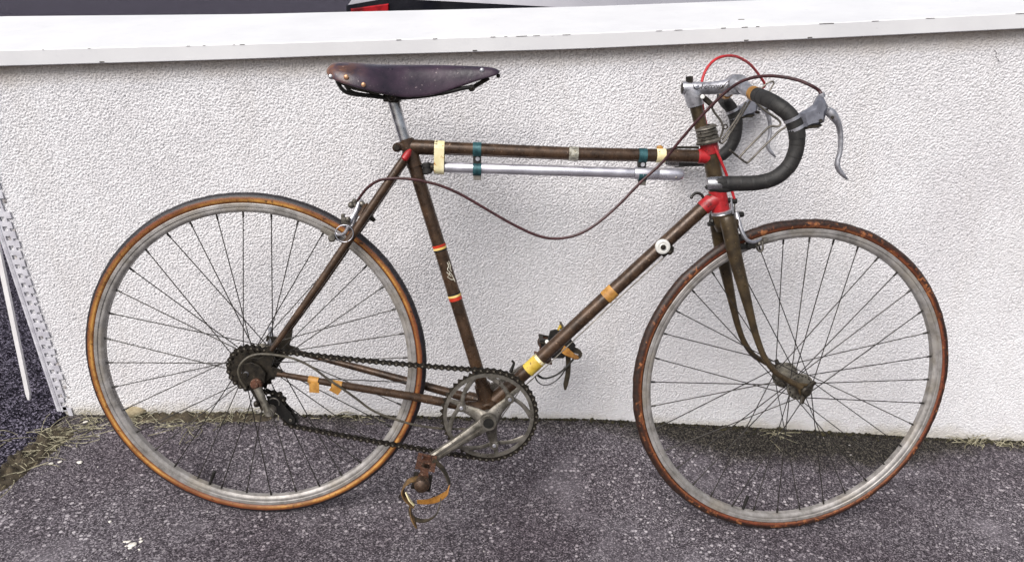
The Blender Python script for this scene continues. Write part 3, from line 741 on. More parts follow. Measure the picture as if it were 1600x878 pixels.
# tapes wrapped round the tubes
def wrap(px0, py0, px1, py1, lat, r, mat, name='tape_wrap', n=22, jag=0.0):
    a, c = P(px0, py0, lat), P(px1, py1, lat); m_ = 5
    o = MB().tube([a + (c - a) * i / m_ for i in range(m_ + 1)], [r * (1 + (random.uniform(-jag, jag))) for i in range(m_ + 1)], n, True)
    return o.build(name, M[mat], frame)
wrap(888.5, 240.2, 903, 240.8, 0, r_tt + 0.0011, 'tape_foil', jag=0.015)
wrap(1025, 243.2, 1039, 243.6, 0, r_tt + 0.0012, 'tape_cream', jag=0.01)
b = MB(); b.ball(P(1031, 231, 0), 0.006, 8, (1.1, 0.8, 0.8)); b.build('tape_knot', M['tape_orange'], frame)
wrap(946, 465.2, 959.5, 452.5, 0, r_dt + 0.001, 'tape_orange', jag=0.006)
wrap(824.5, 578.5, 841.5, 563, 0, r_dt + 0.0012, 'tape_yellow', jag=0.006)
wrap(841.5, 563, 845, 559.8, 0, r_dt + 0.0008, 'tape_cream')
rc = 0.0076
wrap(482, 592.5, 497.5, 595.2, -0.057, rc, 'tape_orange', jag=0.02); wrap(519, 599.3, 534.5, 602, -0.053, rc + 0.0004, 'tape_orange', jag=0.02)
b = MB()
b.band([P(490.5, 598, -0.066), P(491, 605, -0.066), P(491, 613, -0.065)], (1, 0, 0.1), 0.019, 0.0012)
b.build('tape_tail', M['tape_orange'], frame)
b = MB(); b.band([P(527, 604, -0.062), P(524, 609, -0.062), P(521, 613, -0.061)], (1, 0, 0.1), 0.020, 0.0012); b.build('tape_tail', M['tape_orange'], frame)
# pump peg, cable stops, guide
b = MB(); b.tube(spline([P(1101, 313, 0), P(1096, 304.5, 0), P(1089, 302, 0), P(1083.5, 304.5, 0), P(1080.5, 308, 0)], 5), 0.0028, 8); b.ball(P(1080.5, 308.5, 0), 0.0036, 8); b.build('pump_peg', M['black'], frame)
b = MB(); b.tube(spline([P(798, 581, -0.01), P(801, 573, -0.01), P(803, 567, -0.01), P(800, 563, -0.01)], 4), [0.004, 0.003, 0.0025, 0.002], 8); b.build('cable_guide', M['black'], frame)

# --- down tube gear lever
sh = empty('gear_lever', bike)
b = MB(); a_ = P(1032, 390, 0); u_ = nrm(dt_end - BBc); b.tube([a_ - u_ * 0.006, a_ + u_ * 0.011], r_dt + 0.0016, 20); c = P(1047, 389, -0.004); b.box(c, (0.012, 0.016, 0.012), None, 0.002); b.build('clamp_band', M['steel_dark'], sh)
c0 = P(1036, 386, -0.03)
b = MB(); b.lathe([(0.0, 0.0), (0.0045, 0.0), (0.005, 0.001), (0.0062, 0.0035), (0.0105, 0.002), (0.0138, 0.003), (0.0148, 0.006), (0.014, 0.010), (0.009, 0.012), (0.009, 0.018), (0, 0.018)], c0 + (0, -0.003, 0), Yv, 28); b.build('lever_knob', M['white_dirty'], sh)
b = MB(); b.lathe([(0, -0.003), (0.0044, -0.002), (0.0052, 0.001), (0.0052, 0.003), (0, 0.003)], c0 + (0, -0.003, 0), Yv, 14); b.build('lever_bolt', M['steel_dark'], sh)
b = MB(); b.tube([P(1037, 393, -0.024), P(1046, 394, -0.022)], [0.004, 0.0035], 8); b.ball(P(1046.5, 394, -0.022), 0.0055, 10); b.build('lever_tab', M['steel_dark'], sh)

# --- saddle
sad = empty('saddle', bike)
secd = [(513, 113, 121, .046), (515.5, 106.5, 123.5, .058), (521, 99.5, 125.5, .068), (530, 97.2, 129.5, .0735), (548, 97.6, 135, .077), (575, 100, 142, .074), (594, 101, 146.5, .063), (617, 101.3, 151, .049), (635, 101.4, 153.3, .041), (662, 101.4, 152.0, .033), (685, 101.6, 147.6, .028), (708, 102.3, 139.7, .0245), (730, 103.3, 131.5, .022), (750, 104, 125, .0205), (766, 105, 120.5, .019), (776, 107.5, 117.5, .0165), (781, 111, 115, .011)]
n_s = 13; ringv = []
for (px, ty, by, hw) in secd:
    top = P(px, ty, 0); bot = P(px, by, -hw); rw = []
    for i in range(-n_s, n_s + 1):
        s_ = i / n_s; a_ = abs(s_)
        y = hw * math.copysign(1 - (1 - min(a_ * 1.0, 1)) ** 1.75, s_)
        z = top[2] + (bot[2] - top[2]) * (a_ ** 2.6 * 0.9 + 0.1 * a_)
        rw.append(np.array([top[0] + (bot[0] - top[0]) * a_ ** 2, y, z]))
    ringv.append(rw)
b = MB(); k = len(ringv[0]); vs = [q_ for rw in ringv for q_ in rw]; fs = []
for i in range(len(ringv) - 1):
    for j in range(k - 1): fs.append((i * k + j, i * k + j + 1, (i + 1) * k + j + 1, (i + 1) * k + j))
fs.append(tuple(range(k))); fs.append(tuple((len(ringv) - 1) * k + j for j in range(k)))
b.add(vs, fs)
o = b.build('leather_top', M['saddle'], sad, sharp=60)
md = o.modifiers.new('thickness', 'SOLIDIFY'); md.thickness = 0.0045; md.offset = -1
sm = o.modifiers.new('smooth', 'SUBSURF'); sm.levels = 2; sm.render_levels = 2
b = MB()
for s_ in (1, -1):
    q = spline([P(526, 124, -0.03), P(530, 133, -0.03), P(537, 142, -0.03), P(549, 147, -0.028), P(575, 150, -0.024), P(610, 153.5, -0.02), P(650, 152, -0.02), P(690, 146, -0.02), P(720, 139, -0.016), P(740, 135.5, -0.012)], 5)
    b.tube([x * (1, s_, 1) for x in q], 0.0036, 10)
b.build('saddle_rail', M['black'], sad)
b = MB(); cpl = [P(x, y, -0.045) for x, y in ((524, 121), (531, 123), (560, 134), (600, 146), (590, 149), (552, 141), (530, 131))]
b.prism(cpl, (0, 0.004, 0)); b.build('cantle_plate', M['steel_dark'], sad)
b = MB(); b.prism(cpl, (0, 0.004, 0)); b.flip(); b.build('cantle_plate', M['steel_dark'], sad)
b = MB(); b.tube([P(612, 151.5, -0.028), P(612, 151.5, 0.028)], 0.011, 14); b.box(P(613, 154, 0), (0.03, 0.036, 0.014), None, 0.003); b.ball(P(612, 151.5, -0.03), 0.0085, 10); b.build('saddle_clamp', M['steel_dark'], sad)
b = MB(); b.cyl(P(737, 138, -0.012), P(737, 138, 0.012), 0.0065, 12, bev=0.001); b.ball(P(737, 138, -0.012), 0.005, 8); b.tube([P(737, 138, 0), P(764, 122, 0)], 0.004, 8); b.build('nose_bolt', M['steel_dark'], sad)
b = MB(); b.ball(P(778.5, 119, 0), 0.004, 8); b.build('nose_pin', M['steel_dark'], sad)
def skirt(px, py):                            # nearest point of the near side of the leather to the viewing ray
    best = None
    for i in range(len(ringv) - 1):
        for f_ in np.linspace(0, 1, 6):
            for j in range(n_s + 1):
                q = ringv[i][j] * (1 - f_) + ringv[i + 1][j] * f_
                d_ = MB_ @ (q - CB); e = (800 + F * d_[0] / d_[2] - px) ** 2 + (439 + F * d_[1] / d_[2] - py) ** 2
                if best is None or e < best[0]: best = (e, q)
    return best[1]
for px, py, rr, mt in ((569, 132.5, 0.0042, 'copper'), (517.5, 118.5, 0.0048, 'chrome'), (753, 110, 0.0042, 'alu'), (540, 121.5, 0.0046, 'copper')):
    b = MB(); b.ball(skirt(px, py) + (0, -0.0012, 0), rr, 12, (1, 0.5, 1)); b.build('rivet', M[mt], sad)

# --- seat post
b = MB(); b.tube([P(613.8, 155, 0), P(631.5, 216, 0), P(640, 246, 0)], 18.5 / 2 * mpp(622, 185), 20); b.build('seat_post', M['chrome'], bike)

# --- wheels
def make_wheel(loc, rot, tyre_m, flange, hub_len, valve_ang, phase, rear):
    wh = empty('wheel', bike); mt = Matrix.Identity(4)
    for i in range(3):
        for j in range(3): mt[i][j] = rot[i][j]
        mt[i][3] = loc[i]
    wh.matrix_local = mt; O3 = np.zeros(3)
    pr = []
    for i in range(16):
        a_ = 2 * math.pi * i / 16; rt0 = 0.0112 if rear else 0.0104; pr.append((0.3264 - (0 if rear else 0.0004) + rt0 * math.cos(a_), rt0 * math.sin(a_)))
    tb = MB(); tb.lathe(pr, O3, Yv, 160, True)
    jr = random.Random(3 if rear else 8); amp = 0.0002 if rear else 0.00045
    kk = [jr.uniform(-1, 1) for _ in range(160)]
    for vi, (x, y, z) in enumerate(tb.v):
        g_ = vi % 160; q_ = math.hypot(x, z); e_ = amp * (kk[g_] + 0.6 * kk[(g_ + vi // 160) % 160] + kk[(g_ // 4) * 4]) * max(0.0, (q_ - 0.322) / 0.012)
        tb.v[vi] = (x * (1 + e_ / q_), y, z * (1 + e_ / q_))
    tb.build('tyre', M[tyre_m], wh)
    hp_ = [(0.3150, 0), (0.3160, 0.006), (0.3185, 0.0086), (0.3182, 0.0100), (0.3172, 0.0106), (0.3118, 0.0106), (0.3110, 0.0098), (0.3104, 0.0089), (0.3094, 0.0089), (0.3088, 0.0097), (0.3062, 0.0098), (0.3040, 0.0090), (0.3005, 0.0060), (0.2998, 0.0)]
    pr = hp_ + [(r_, -y_) for r_, y_ in reversed(hp_[1:-1])]
    MB().lathe(pr, O3, Yv, 160, True).build('rim', M['rim'], wh, sharp=30)
    fy, fr = flange
    b = MB()
    b.lathe([(0.0, -hub_len / 2), (0.0046, -hub_len / 2), (0.0046, -fy - 0.012), (0.010, -fy - 0.012), (0.011, -fy - 0.003), (fr, -fy - 0.0012), (fr, -fy + 0.0012), (0.012, -fy + 0.004), (0.0085, -0.012), (0.0085, 0.012), (0.012, fy - 0.004), (fr, fy - 0.0012), (fr, fy + 0.0012), (0.011, fy + 0.003), (0.010, fy + 0.012), (0.0046, fy + 0.012), (0.0046, hub_len / 2), (0, hub_len / 2)], O3, Yv, 36)
    b.build('hub', M['hub'], wh, sharp=30)
    b = MB()
    for s_ in (-1, 1):
        for q_ in range(18):
            a_ = 2 * math.pi * (q_ + 0.5) / 18; b.cyl((0.82 * fr * math.cos(a_), s_ * fy - 0.0022, 0.82 * fr * math.sin(a_)), (0.82 * fr * math.cos(a_), s_ * fy + 0.0022, 0.82 * fr * math.sin(a_)), 0.0017, 6)
    o = b.build('spoke_hole', M['black'], wh); o['kind'] = 'stuff'
    b = MB(); va = valve_ang; dv = np.array([math.cos(va), 0, math.sin(va)]); b.cyl(dv * 0.301, dv * 0.270, 0.0031, 10, bev=0.0008); b.cyl(dv * 0.286, dv * 0.268, 0.0038, 10, bev=0.001); b.build('valve', M['black'], wh)
    sm_ = None
    for q_ in range(36):
        pa = phase + 2 * math.pi * q_ / 36; side = -1 if q_ % 2 == 0 else 1
        k4 = (q_ // 2) % 2; cross = 1 if k4 == 0 else -1
        ha = pa + cross * 2 * math.pi * 3 / 18 * 1.0 + cross * 0.17
        h_ = np.array([0.82 * fr * math.cos(ha), side * (fy + (0.0016 if k4 else -0.0016) * 1.0), 0.82 * fr * math.sin(ha)])
        n_ = np.array([0.3015 * math.cos(pa), side * 0.0012, 0.3015 * math.sin(pa)])
        d_ = n_ - h_; L = float(np.linalg.norm(d_))
        if sm_ is None:
            b = MB(); b.tube([(0, 0, 0), (0, 0, L - 0.012), (0, 0, L - 0.0119), (0, 0, L)], [0.00105, 0.00105, 0.0019, 0.0021], 6, True, np.array([1.0, 0, 0])); sm_ = b.mesh('spoke', M['spoke'])
            L0 = L
        zq = Vector(d_).to_track_quat('Z', 'Y').to_matrix().to_4x4()
        m4 = Matrix.Translation(Vector(h_)) @ zq @ Matrix.Diagonal((1, 1, L / L0, 1))
        inst('spoke', sm_, wh, m4)
    return wh
def ang_of(pf, px, py, c):
    q = pf(px, py, -0.0); return math.atan2(q[2] - c[2], q[0] - c[0])
rw = make_wheel(HUBR, np.eye(3), 'tyre_rear', (0.033, 0.024), 0.142, ang_of(P, 330, 750, HUBR), ang_of(P, 380, 328, HUBR), True)
fw = make_wheel(FH, ST, 'tyre_front', (0.034, 0.0278), 0.118, ang_of(PS, 1163, 789, FH0), ang_of(PS, 1265, 368, FH0), False)
# wing nuts of the front wheel and quick nut of the rear wheel
for s_ in (-1, 1):
    b = MB(); y = s_ * 0.058
    b.cyl((0, y - 0.007, 0), (0, y + 0.006, 0), 0.0105, 14, bev=0.003)
    for a_ in ((R(58), R(-108)) if s_ < 0 else (R(112), R(-70))):
        d_ = np.array([math.cos(a_), 0, math.sin(a_)])
        b.tube([d_ * 0.004 + (0, y, 0), d_ * 0.015 + (0, y + s_ * 0.001, 0), d_ * 0.026 + (0, y + s_ * 0.005, 0)], [0.0055, 0.005, 0.0036], 10, True, None, (0.7, 1.1))
    b.build('wing_nut', M['steel_dark'], fw)
b = MB(); b.tube([(0.002, 0.06, 0.0), (0.008, 0.066, 0.03), (0.004, 0.068, 0.048)], [0.006, 0.005, 0.004], 10); b.build('axle_lever', M['alu'], rw)
b = MB()
for q_, rr in ((0, 0.0385), (1, 0.035), (2, 0.031), (3, 0.028), (4, 0.0255)):
    pass
cogs = [(-0.0445, 0.0435, 21), (-0.0405, 0.0475, 23), (-0.0485, 0.0385, 19), (-0.0525, 0.034, 16)]
for y, rr, nt_ in cogs:
    pl_ = []
    for i in range(nt_ * 4):
        a_ = 2 * math.pi * i / (nt_ * 4); pl_.append(np.array([(rr + (0.0014 if i % 4 in (1, 2) else -0.0024)) * math.cos(a_), y - 0.001, (rr + (0.0014 if i % 4 in (1, 2) else -0.0024)) * math.sin(a_)]))
    b.prism(pl_, (0, 0.002, 0))
b.cyl((0, -0.056, 0), (0, -0.036, 0), 0.022, 24)
b.build('freewheel', M['steel_dark'], rw)
b = MB(); b.lathe([(0, -0.077), (0.0045, -0.077), (0.005, -0.074), (0.0085, -0.0735), (0.0095, -0.072), (0.0095, -0.0665), (0, -0.0665)], np.zeros(3), Yv, 20); b.build('axle_nut', M['alu'], rw)
b = MB(); b.cyl((0, -0.079, 0), (0, -0.074, 0), 0.0042, 12, bev=0.0008); b.build('axle_end', M['steel_dark'], rw)

# --- fork (turns with the handlebar)
b = MB(); b.lathe([(0.0, 0.0), (0.0185, 0.0), (0.0195, -0.004), (0.0185, -0.022), (0.015, -0.034), (0.0, -0.036)], PS(1127, 333, 0), -nrm(PS(1127, 333, 0) - PS(1106, 214, 0)), 24)
b.box(PS(1132, 346, 0), (0.03, 0.078, 0.022), None, 0.007)
fork = b.build('fork', M['fork'], bike, xf=steer)
fb = [(1136, 340, -0.027, 24), (1139, 352, -0.031, 25), (1148, 398, -0.036, 22.5), (1160, 444, -0.041, 18.5), (1174.5, 500, -0.046, 12.5), (1183.5, 531, -0.049, 10.5), (1195, 559, -0.051, 9.5), (1211, 581, -0.0525, 9), (1229, 592.5, -0.0535, 9)]
pth = [np.append(PS(*a_[:3]), a_[3] / 2 * mpp(*a_[:3])) for a_ in fb]
pth.append(np.append(FH0 + (-0.004, -0.0535, 0.004), 0.0058))
pth = spline(pth, 5)
for s_ in (1, -1):
    b = MB(); b.tube([q_[:3] for q_ in pth], [q_[3] for q_ in pth], 16, True, None, (0.85, 1.0))
    b.prism([FH0 + (x, -0.056, z) for x, z in ((-0.016, 0.016), (0.006, 0.014), (0.013, 0.002), (0.009, -0.012), (-0.006, -0.013), (-0.014, -0.002))], (0, 0.005, 0), 0.001)
    if s_ < 0: b.flip()
    b.build('fork_blade', M['fork'], fork, xf=steer)
b = MB(); dh = nrm(ht1 - ht0)
b.lathe([(0.0165, 0.0), (0.0205, 0.001), (0.0205, 0.003), (0.0185, 0.004), (0.0195, 0.006), (0.0175, 0.0075)], PS(1126.7, 329, 0), dh, 24); b.build('lower_race', M['alu'], fork, xf=steer)
hs = empty('headset', bike)
c = PS(1107.3, 224, 0)
for h0, prof in ((0.0, [(0.017, 0), (0.0225, 0.0005), (0.0235, 0.004), (0.0205, 0.0075), (0.017, 0.008)]), (0.0085, [(0.017, 0), (0.0205, 0.0003), (0.0205, 0.004), (0.0185, 0.0055), (0.017, 0.0055)]), (0.0148, [(0.016, 0), (0.0205, 0.0006), (0.0205, 0.0045), (0.018, 0.0055), (0.016, 0.0055)]), (0.021, [(0.0145, 0), (0.0188, 0.0006), (0.0188, 0.0046), (0.0165, 0.0056), (0.0145, 0.0056)]), (0.0275, [(0.013, 0), (0.0212, 0.0005), (0.0205, 0.0025), (0.0145, 0.0065), (0.012, 0.0065)])):
    MB().lathe(prof + [(0.011, prof[-1][1]), (0.011, 0.0)], c - dh * h0, -dh, 26).build('headset_ring', M['alu_dirty'], hs, xf=steer)

# --- stem
b = MB(); s1 = 20 / 2 * mpp(1100, 138)
b.tube([PH(1066, 138.5, 0), PH(1069, 138.5, 0), PH(1110, 138.5, 0), PH(1132, 136, 0), PH(1147, 132.5, 0)], [s1 * 0.93, s1 * 1.02, s1 * 0.96, s1 * 1.05, s1 * 1.18], 22, True, None, (0.85, 1.0))
c_ = PH(1150, 132.5, 0); b.lathe([(0.0165, -0.022), (0.018, -0.02), (0.0185, 0), (0.018, 0.02), (0.0165, 0.022)], c_, Yv, 26)
b.tube(spline([PH(1080, 137, 0), PH(1083.5, 150, 0), PH(1087, 166, 0)], 4), [0.0155, 0.0165, 0.0148], 20)
b.prism([PH(x, y, -0.012) for x, y in ((1140, 123), (1158, 121), (1160, 125), (1141, 127))], (0, 0.024, 0), 0.002)
stem = b.build('stem', M['alu'], bike, xf=hsteer, sharp=40)
b = MB(); b.tube([PH(1087, 165, 0), PH(1096.5, 204, 0), PH(1106, 226, 0)], 19.5 / 2 * mpp(1092, 185), 20); b.build('steerer', M['fork'], stem, xf=hsteer)
b = MB(); b.cyl(PH(1077.5, 131, 0), PH(1077.2, 119.5, 0), 0.0068, 6, bev=0.0012); b.build('stem_bolt', M['steel_dark'], stem, xf=hsteer)
b = MB(); b.cyl(PH(1067.5, 138.7, 0), PH(1065.0, 138.7, 0), s1 * 0.82, 18); b.build('stem_plug', M['steel_dark'], stem, xf=hsteer)
b = MB()
for pts in (((1127, 143), (1134, 137), (1141, 130), (1152, 125.5)), ((1122, 141), (1130, 136), (1136, 129), (1146, 124)), ((1083, 133), (1086, 139), (1092, 139), (1095, 136))):
    b.tube(spline([PH(x, y, -0.0165) for x, y in pts], 4), 0.0008, 6)
b.build('stem_groove', M['steel_dark'], stem, xf=hsteer)
try:
    cu = bpy.data.curves.new('stem_lettering', 'FONT'); cu.body = 'Ferreux'; cu.size = 0.0135; cu.shear = 0.35; cu.extrude = 0.0006
    to = bpy.data.objects.new('tmp', cu); col.objects.link(to); dg = bpy.context.evaluated_depsgraph_get()
    tm = bpy.data.meshes.new_from_object(to.evaluated_get(dg)); tm.name = 'stem_lettering'; bpy.data.objects.remove(to)
    a_ = PH(1093.5, 139.8, -0.0155); ex = nrm(PH(1118, 138.6, -0.0155) - a_); ez = nrm(np.array([0, 0, 1.0]) - ex * ex[2])
    for v in tm.vertices: v.co = Vector(hsteer(a_ + ex * v.co.x + ez * v.co.y + np.array([0, -0.0015, 0]) + np.array([0, -1.0, 0]) * v.co.z))
    tm.materials.clear(); tm.materials.append(M['steel_dark'])
    o = bpy.data.objects.new('stem_lettering', tm); col.objects.link(o); o.parent = stem
except Exception as e: print('lettering', e)

# --- handlebar
hp = [(1172, 143.5, -0.075), (1187, 150.5, -0.118), (1201, 156.5, -0.152), (1218, 167, -0.176), (1234, 181, -0.184), (1244.5, 204, -0.186), (1244, 233, -0.186), (1233, 259, -0.186), (1212, 277.5, -0.186), (1185, 285.5, -0.186), (1150, 287, -0.186), (1108, 287.5, -0.186)]
hb = [c_ * (1, 0, 1) + (0, -0.02, 0)] + [PH(*q_) for q_ in hp]
hs_ = spline(hb, 7)
rbar = 24 / 2 * mpp(1215, 283, -0.2)
b = MB(); full = [q_ * (1, -1, 1) for q_ in reversed(hs_)] + hs_
b.tube(full, rbar * 0.78, 14)
hbar = b.build('handlebar', M['chrome'], bike, xf=hsteer)
for s_ in (1, -1):
    i0 = 12; seg = hs_[i0:-3]
    b = MB(); rr = []
    dense = []
    for i in range(len(seg) - 1):
        for f_ in (0, 0.25, 0.5, 0.75): dense.append(seg[i] * (1 - f_) + seg[i + 1] * f_)
    dense.append(seg[-1])
    acc = 0; prev = dense[0]; rad = []
    for q_ in dense:
        acc += float(np.linalg.norm(q_ - prev)); prev = q_
        rad.append(rbar * (0.985 + 0.035 * ((acc / 0.021) % 1.0)))
    b.tube(dense, rad, 18)
    if s_ < 0: b.flip()
    b.build('bar_wrap', M['wrap'], hbar, xf=hsteer, sharp=50)
    b = MB(); b.tube(hs_[9:13], rbar * 0.99, 18)
    if s_ < 0: b.flip()
    b.build('tape_wrap', M['tape_orange'], hbar, xf=hsteer)
    b = MB(); b.tube([hs_[-4], hs_[-3], hs_[-2], hs_[-1] + (-0.004, 0, 0)], [rbar * 0.98, rbar * 1.0, rbar * 0.94, rbar * 0.86], 16)
    if s_ < 0: b.flip()
    b.build('end_tape', M['chrome'], hbar, xf=hsteer)
    b = MB(); e_ = hs_[-3]; b.ball(e_ + (0.006, -0.006, 0.003), rbar * 0.8, 12, (1.5, 0.7, 0.8)); b.ball(e_ + (0.006, -0.003, -0.006), rbar * 0.82, 12, (2.6, 0.75, 0.75))
    if s_ < 0: b.flip()
    b.build('torn_wrap_end', M['rubber'], hbar, xf=hsteer)
b = MB(); b.tube(hs_[3:10], [rbar * 0.92, rbar * 0.9, rbar * 0.82, rbar * 0.8], 16); b.build('bar_sleeve', M['alu'], hbar, xf=hsteer)
b = MB(); b.tube(hs_[3:10], [rbar * 0.92, rbar * 0.9, rbar * 0.82, rbar * 0.8], 16); b.flip(); b.build('bar_sleeve', M['alu'], hbar, xf=hsteer)

# --- brake levers
def lev(s_):
    e = empty('brake_lever', bike); L = -0.186
    def fin(b, name, mat, sharp=40):
        if s_ < 0: b.flip()
        return b.build(name, M[mat], e, xf=hsteer, sharp=sharp)
    b = MB(); b.prism([PH(x, y, L - 0.011) for x, y in ((1252, 178.5), (1264, 172), (1275, 164.5), (1279, 156), (1283.5, 150), (1289, 152.5), (1296.5, 167), (1293, 176), (1290, 191), (1279, 197.5), (1266, 199), (1259, 201.5))], (0, 0.022, 0), 0.006); fin(b, 'lever_body', 'alu_blue')
    b = MB(); b.prism([PH(x, y, L - 0.0125) for x, y in ((1258, 199.5), (1268, 196.5), (1284, 194.5), (1287, 196), (1280, 200.5), (1266, 201.5), (1259, 203))], (0, 0.025, 0), 0.003); fin(b, 'lever_body_edge', 'steel_dark')
    b = MB()
    for t_ in (0.30, 0.5, 0.7):
        a_ = PH(1237 + 2 * 0, 200, L); 
    i_ = int(np.argmin([np.linalg.norm(q_ - PH(1243, 193, L)) for q_ in hs_]))
    for d_ in (-0.0085, 0.0085):
        t_ = nrm(hs_[i_ + 1] - hs_[i_ - 1]); q_ = hs_[i_] + t_ * d_
        b.tube([q_ - t_ * 0.0026, q_ + t_ * 0.0026], rbar * 1.1, 20)
    fin(b, 'lever_clamp', 'alu')
    b = MB(); b.tube(hs_[i_ - 1:i_ + 7], rbar * 1.07, 18); fin(b, 'electrical_tape', 'rubber')
    b = MB(); pts = [(1293, 173, 13), (1299, 178, 15), (1305, 186, 12.5), (1310, 194.5, 9.5), (1313, 208, 8), (1313.5, 224, 7.5), (1312, 240, 7.5), (1308.5, 252, 8), (1309, 262, 8), (1314.5, 270.5, 7.5), (1321, 277.5, 4.5), (1324, 280, 3)]
    q4 = spline([np.append(PH(x, y, L), w_ / 2 * mpp(x, y, L)) for x, y, w_ in pts], 4)
    b.tube([x[:3] for x in q4], [x[3] for x in q4], 12, True, None, (1.25, 1.0)); fin(b, 'lever_blade', 'alu', 60)
    b = MB(); b.cyl(PH(1300.5, 184, L - 0.012), PH(1300.5, 184, L + 0.012), 0.0028, 10); b.cyl(PH(1282.5, 189, L - 0.0135), PH(1282.5, 189, L + 0.0135), 0.003, 10); fin(b, 'pivot_pin', 'steel_dark')
    b = MB(); b.cyl(PH(1285, 153, L), PH(1283, 146.5, L), 0.0052, 12, bev=0.001); fin(b, 'cable_ferrule', 'alu')
    return e
lev(1); lev(-1)
EX = PH(1283, 147, -0.186); exn = hsteer(EX); exf = hsteer(EX * (1, -1, 1))

# --- cables
cab = [(1279, 141.5, -.19), (1268, 134.5, -.19), (1248, 126, -.18), (1225, 121, -.17), (1200, 119, -.15), (1178, 121.5, -.13), (1158, 128, -.115), (1138, 141, -.10), (1112, 165, -.085), (1085, 194, -.07), (1060, 223, -.055), (1034, 255, -.04), (1002, 284, -.034), (965, 322, -.03), (930, 351.5, -.03), (900, 367.5, -.03), (868, 373, -.03), (838, 367.5, -.03), (800, 350, -.03), (760, 327, -.03), (720, 304, -.033), (690, 291, -.035), (660, 283, -.036), (632, 279.3, -.036), (606, 279.5, -.034), (588, 284, -.028), (572, 296, -.02), (559, 313, -.012)]
b = MB(); pth2 = [exn] + [P(*q_) for q_ in cab]; pth2 = spline(pth2, 6)
b.tube(pth2, 0.0027, 10); b.build('brake_cable', M['cable'], bike)
redp = [(1195, 134.5, .17), (1186, 118, .15), (1173, 102, .12), (1159, 92.5, .09), (1146, 88, .07), (1131, 88.5, .05), (1117, 94, .04), (1105.5, 106, .032), (1098.5, 121, .026), (1096, 140, .024), (1100, 180, .024), (1109, 212, .004), (1115, 226, -.012), (1124, 246, -.016), (1134, 270, -.012), (1141, 290, -.008), (1147.5, 311, -.006)]
b = MB(); b.tube(spline([exf] + [P(*q_) for q_ in redp], 6), 0.0027, 10); b.build('brake_cable', M['cable_red'], bike, 'red brake cable looping over the stem')
gc = [(729, 670, -.03), (695, 669.5, -.035), (665, 666.5, -.045), (636, 660.5, -.05), (586, 643, -.055), (556, 622, -.06), (535, 607, -.064), (514, 593, -.066), (488, 574, -.068), (464, 562, -.07), (438, 555.5, -.072), (408, 553, -.074), (390, 557, -.076), (377.5, 567, -.078), (372.5, 580, -.078), (376, 594, -.078), (384, 606, -.076)]
b = MB(); b.tube(spline([P(*q_) for q_ in gc], 5), 0.0024, 8); b.build('gear_cable', M['cable_grey'], bike)
b = MB(); b.tube([P(1044, 396, -.008), P(958, 474, -.004), P(850, 575.5, -.004), P(812, 610, -.004), P(772, 668, -.01), P(729, 670, -.03)], 0.0011, 6); b.build('gear_wire', M['alu_dirty'], bike)
b = MB(); b.tube([P(1036, 236, .002), P(1060, 230.5, .002), P(1092, 231, .002)], 0.0024, 8); b.build('cable_stay', M['steel_dark'], bike)

# --- bottle cage of wire hanging from the handlebar
cage = empty('bottle_cage', bike)
def wire(pts, r=0.0021, n=5): 
    b = MB(); b.tube(spline([PH(*q_) for q_ in pts], n), r, 8); return b.build('cage_wire', M['alu_dirty'], cage, xf=hsteer)
wire([(1112, 168, -.02), (1117, 177, -.02), (1124, 186, -.02), (1129.5, 197, -.018), (1128.5, 208, -.015), (1124.5, 218, -.012), (1126, 223.5, -.01), (1131, 222, -.01), (1142, 206, -.01), (1156, 184, -.012), (1172, 158, -.014)])
wire([(1128, 219, .03), (1140, 202, .03), (1153, 182, .03), (1166, 160, .03)])
b = MB(); b.tube([PH(1133.2 + 3.2 * math.cos(a_), 198.3 + 3.6 * math.sin(a_), -.015) for a_ in np.linspace(0, 2 * math.pi, 13)[:-1]], 0.0013, 6, closed=True); b.build('cage_wire', M['steel_dark'], cage, xf=hsteer)
wire([(1181, 160, -.03), (1194, 172, -.035), (1207, 181, -.037), (1217, 188.5, -.037), (1219.5, 194, -.037), (1215, 198, -.037), (1206, 197.5, -.036), (1199, 201, -.035), (1184, 216, -.032), (1168, 232, -.03), (1155.5, 246, -.03)])
wire([(1187, 162, .03), (1205, 171, .03), (1219, 180.5, .03), (1228.5, 191.5, .03), (1228, 198.5, .03), (1219, 204, .028), (1205, 218, .026), (1186, 237, .024), (1170, 253, .022), (1166, 254.5, .02), (1158, 249, .012), (1148, 241, 0), (1140, 234.5, -.01)])
wire([(1187, 140, .03), (1192, 136, .03), (1199, 130.5, .03), (1207, 127.5, .03), (1209, 131, .03), (1205.5, 137, .03), (1202, 143.5, .03)], 0.0017)
b = MB(); b.prism([PH(x, y, -.026) for x, y in ((1095, 149), (1100, 147.5), (1107, 153), (1118, 163), (1113.5, 169.5), (1102, 160))], (0, 0.012, 0), 0.002); b.build('cage_bracket', M['steel_dark'], cage, xf=hsteer)
b = MB(); b.cyl(PH(1097.7, 151.5, -.031), PH(1097.7, 151.5, -.015), 0.0042, 12, bev=0.001); b.build('cage_bolt', M['white_dirty'], cage, xf=hsteer)

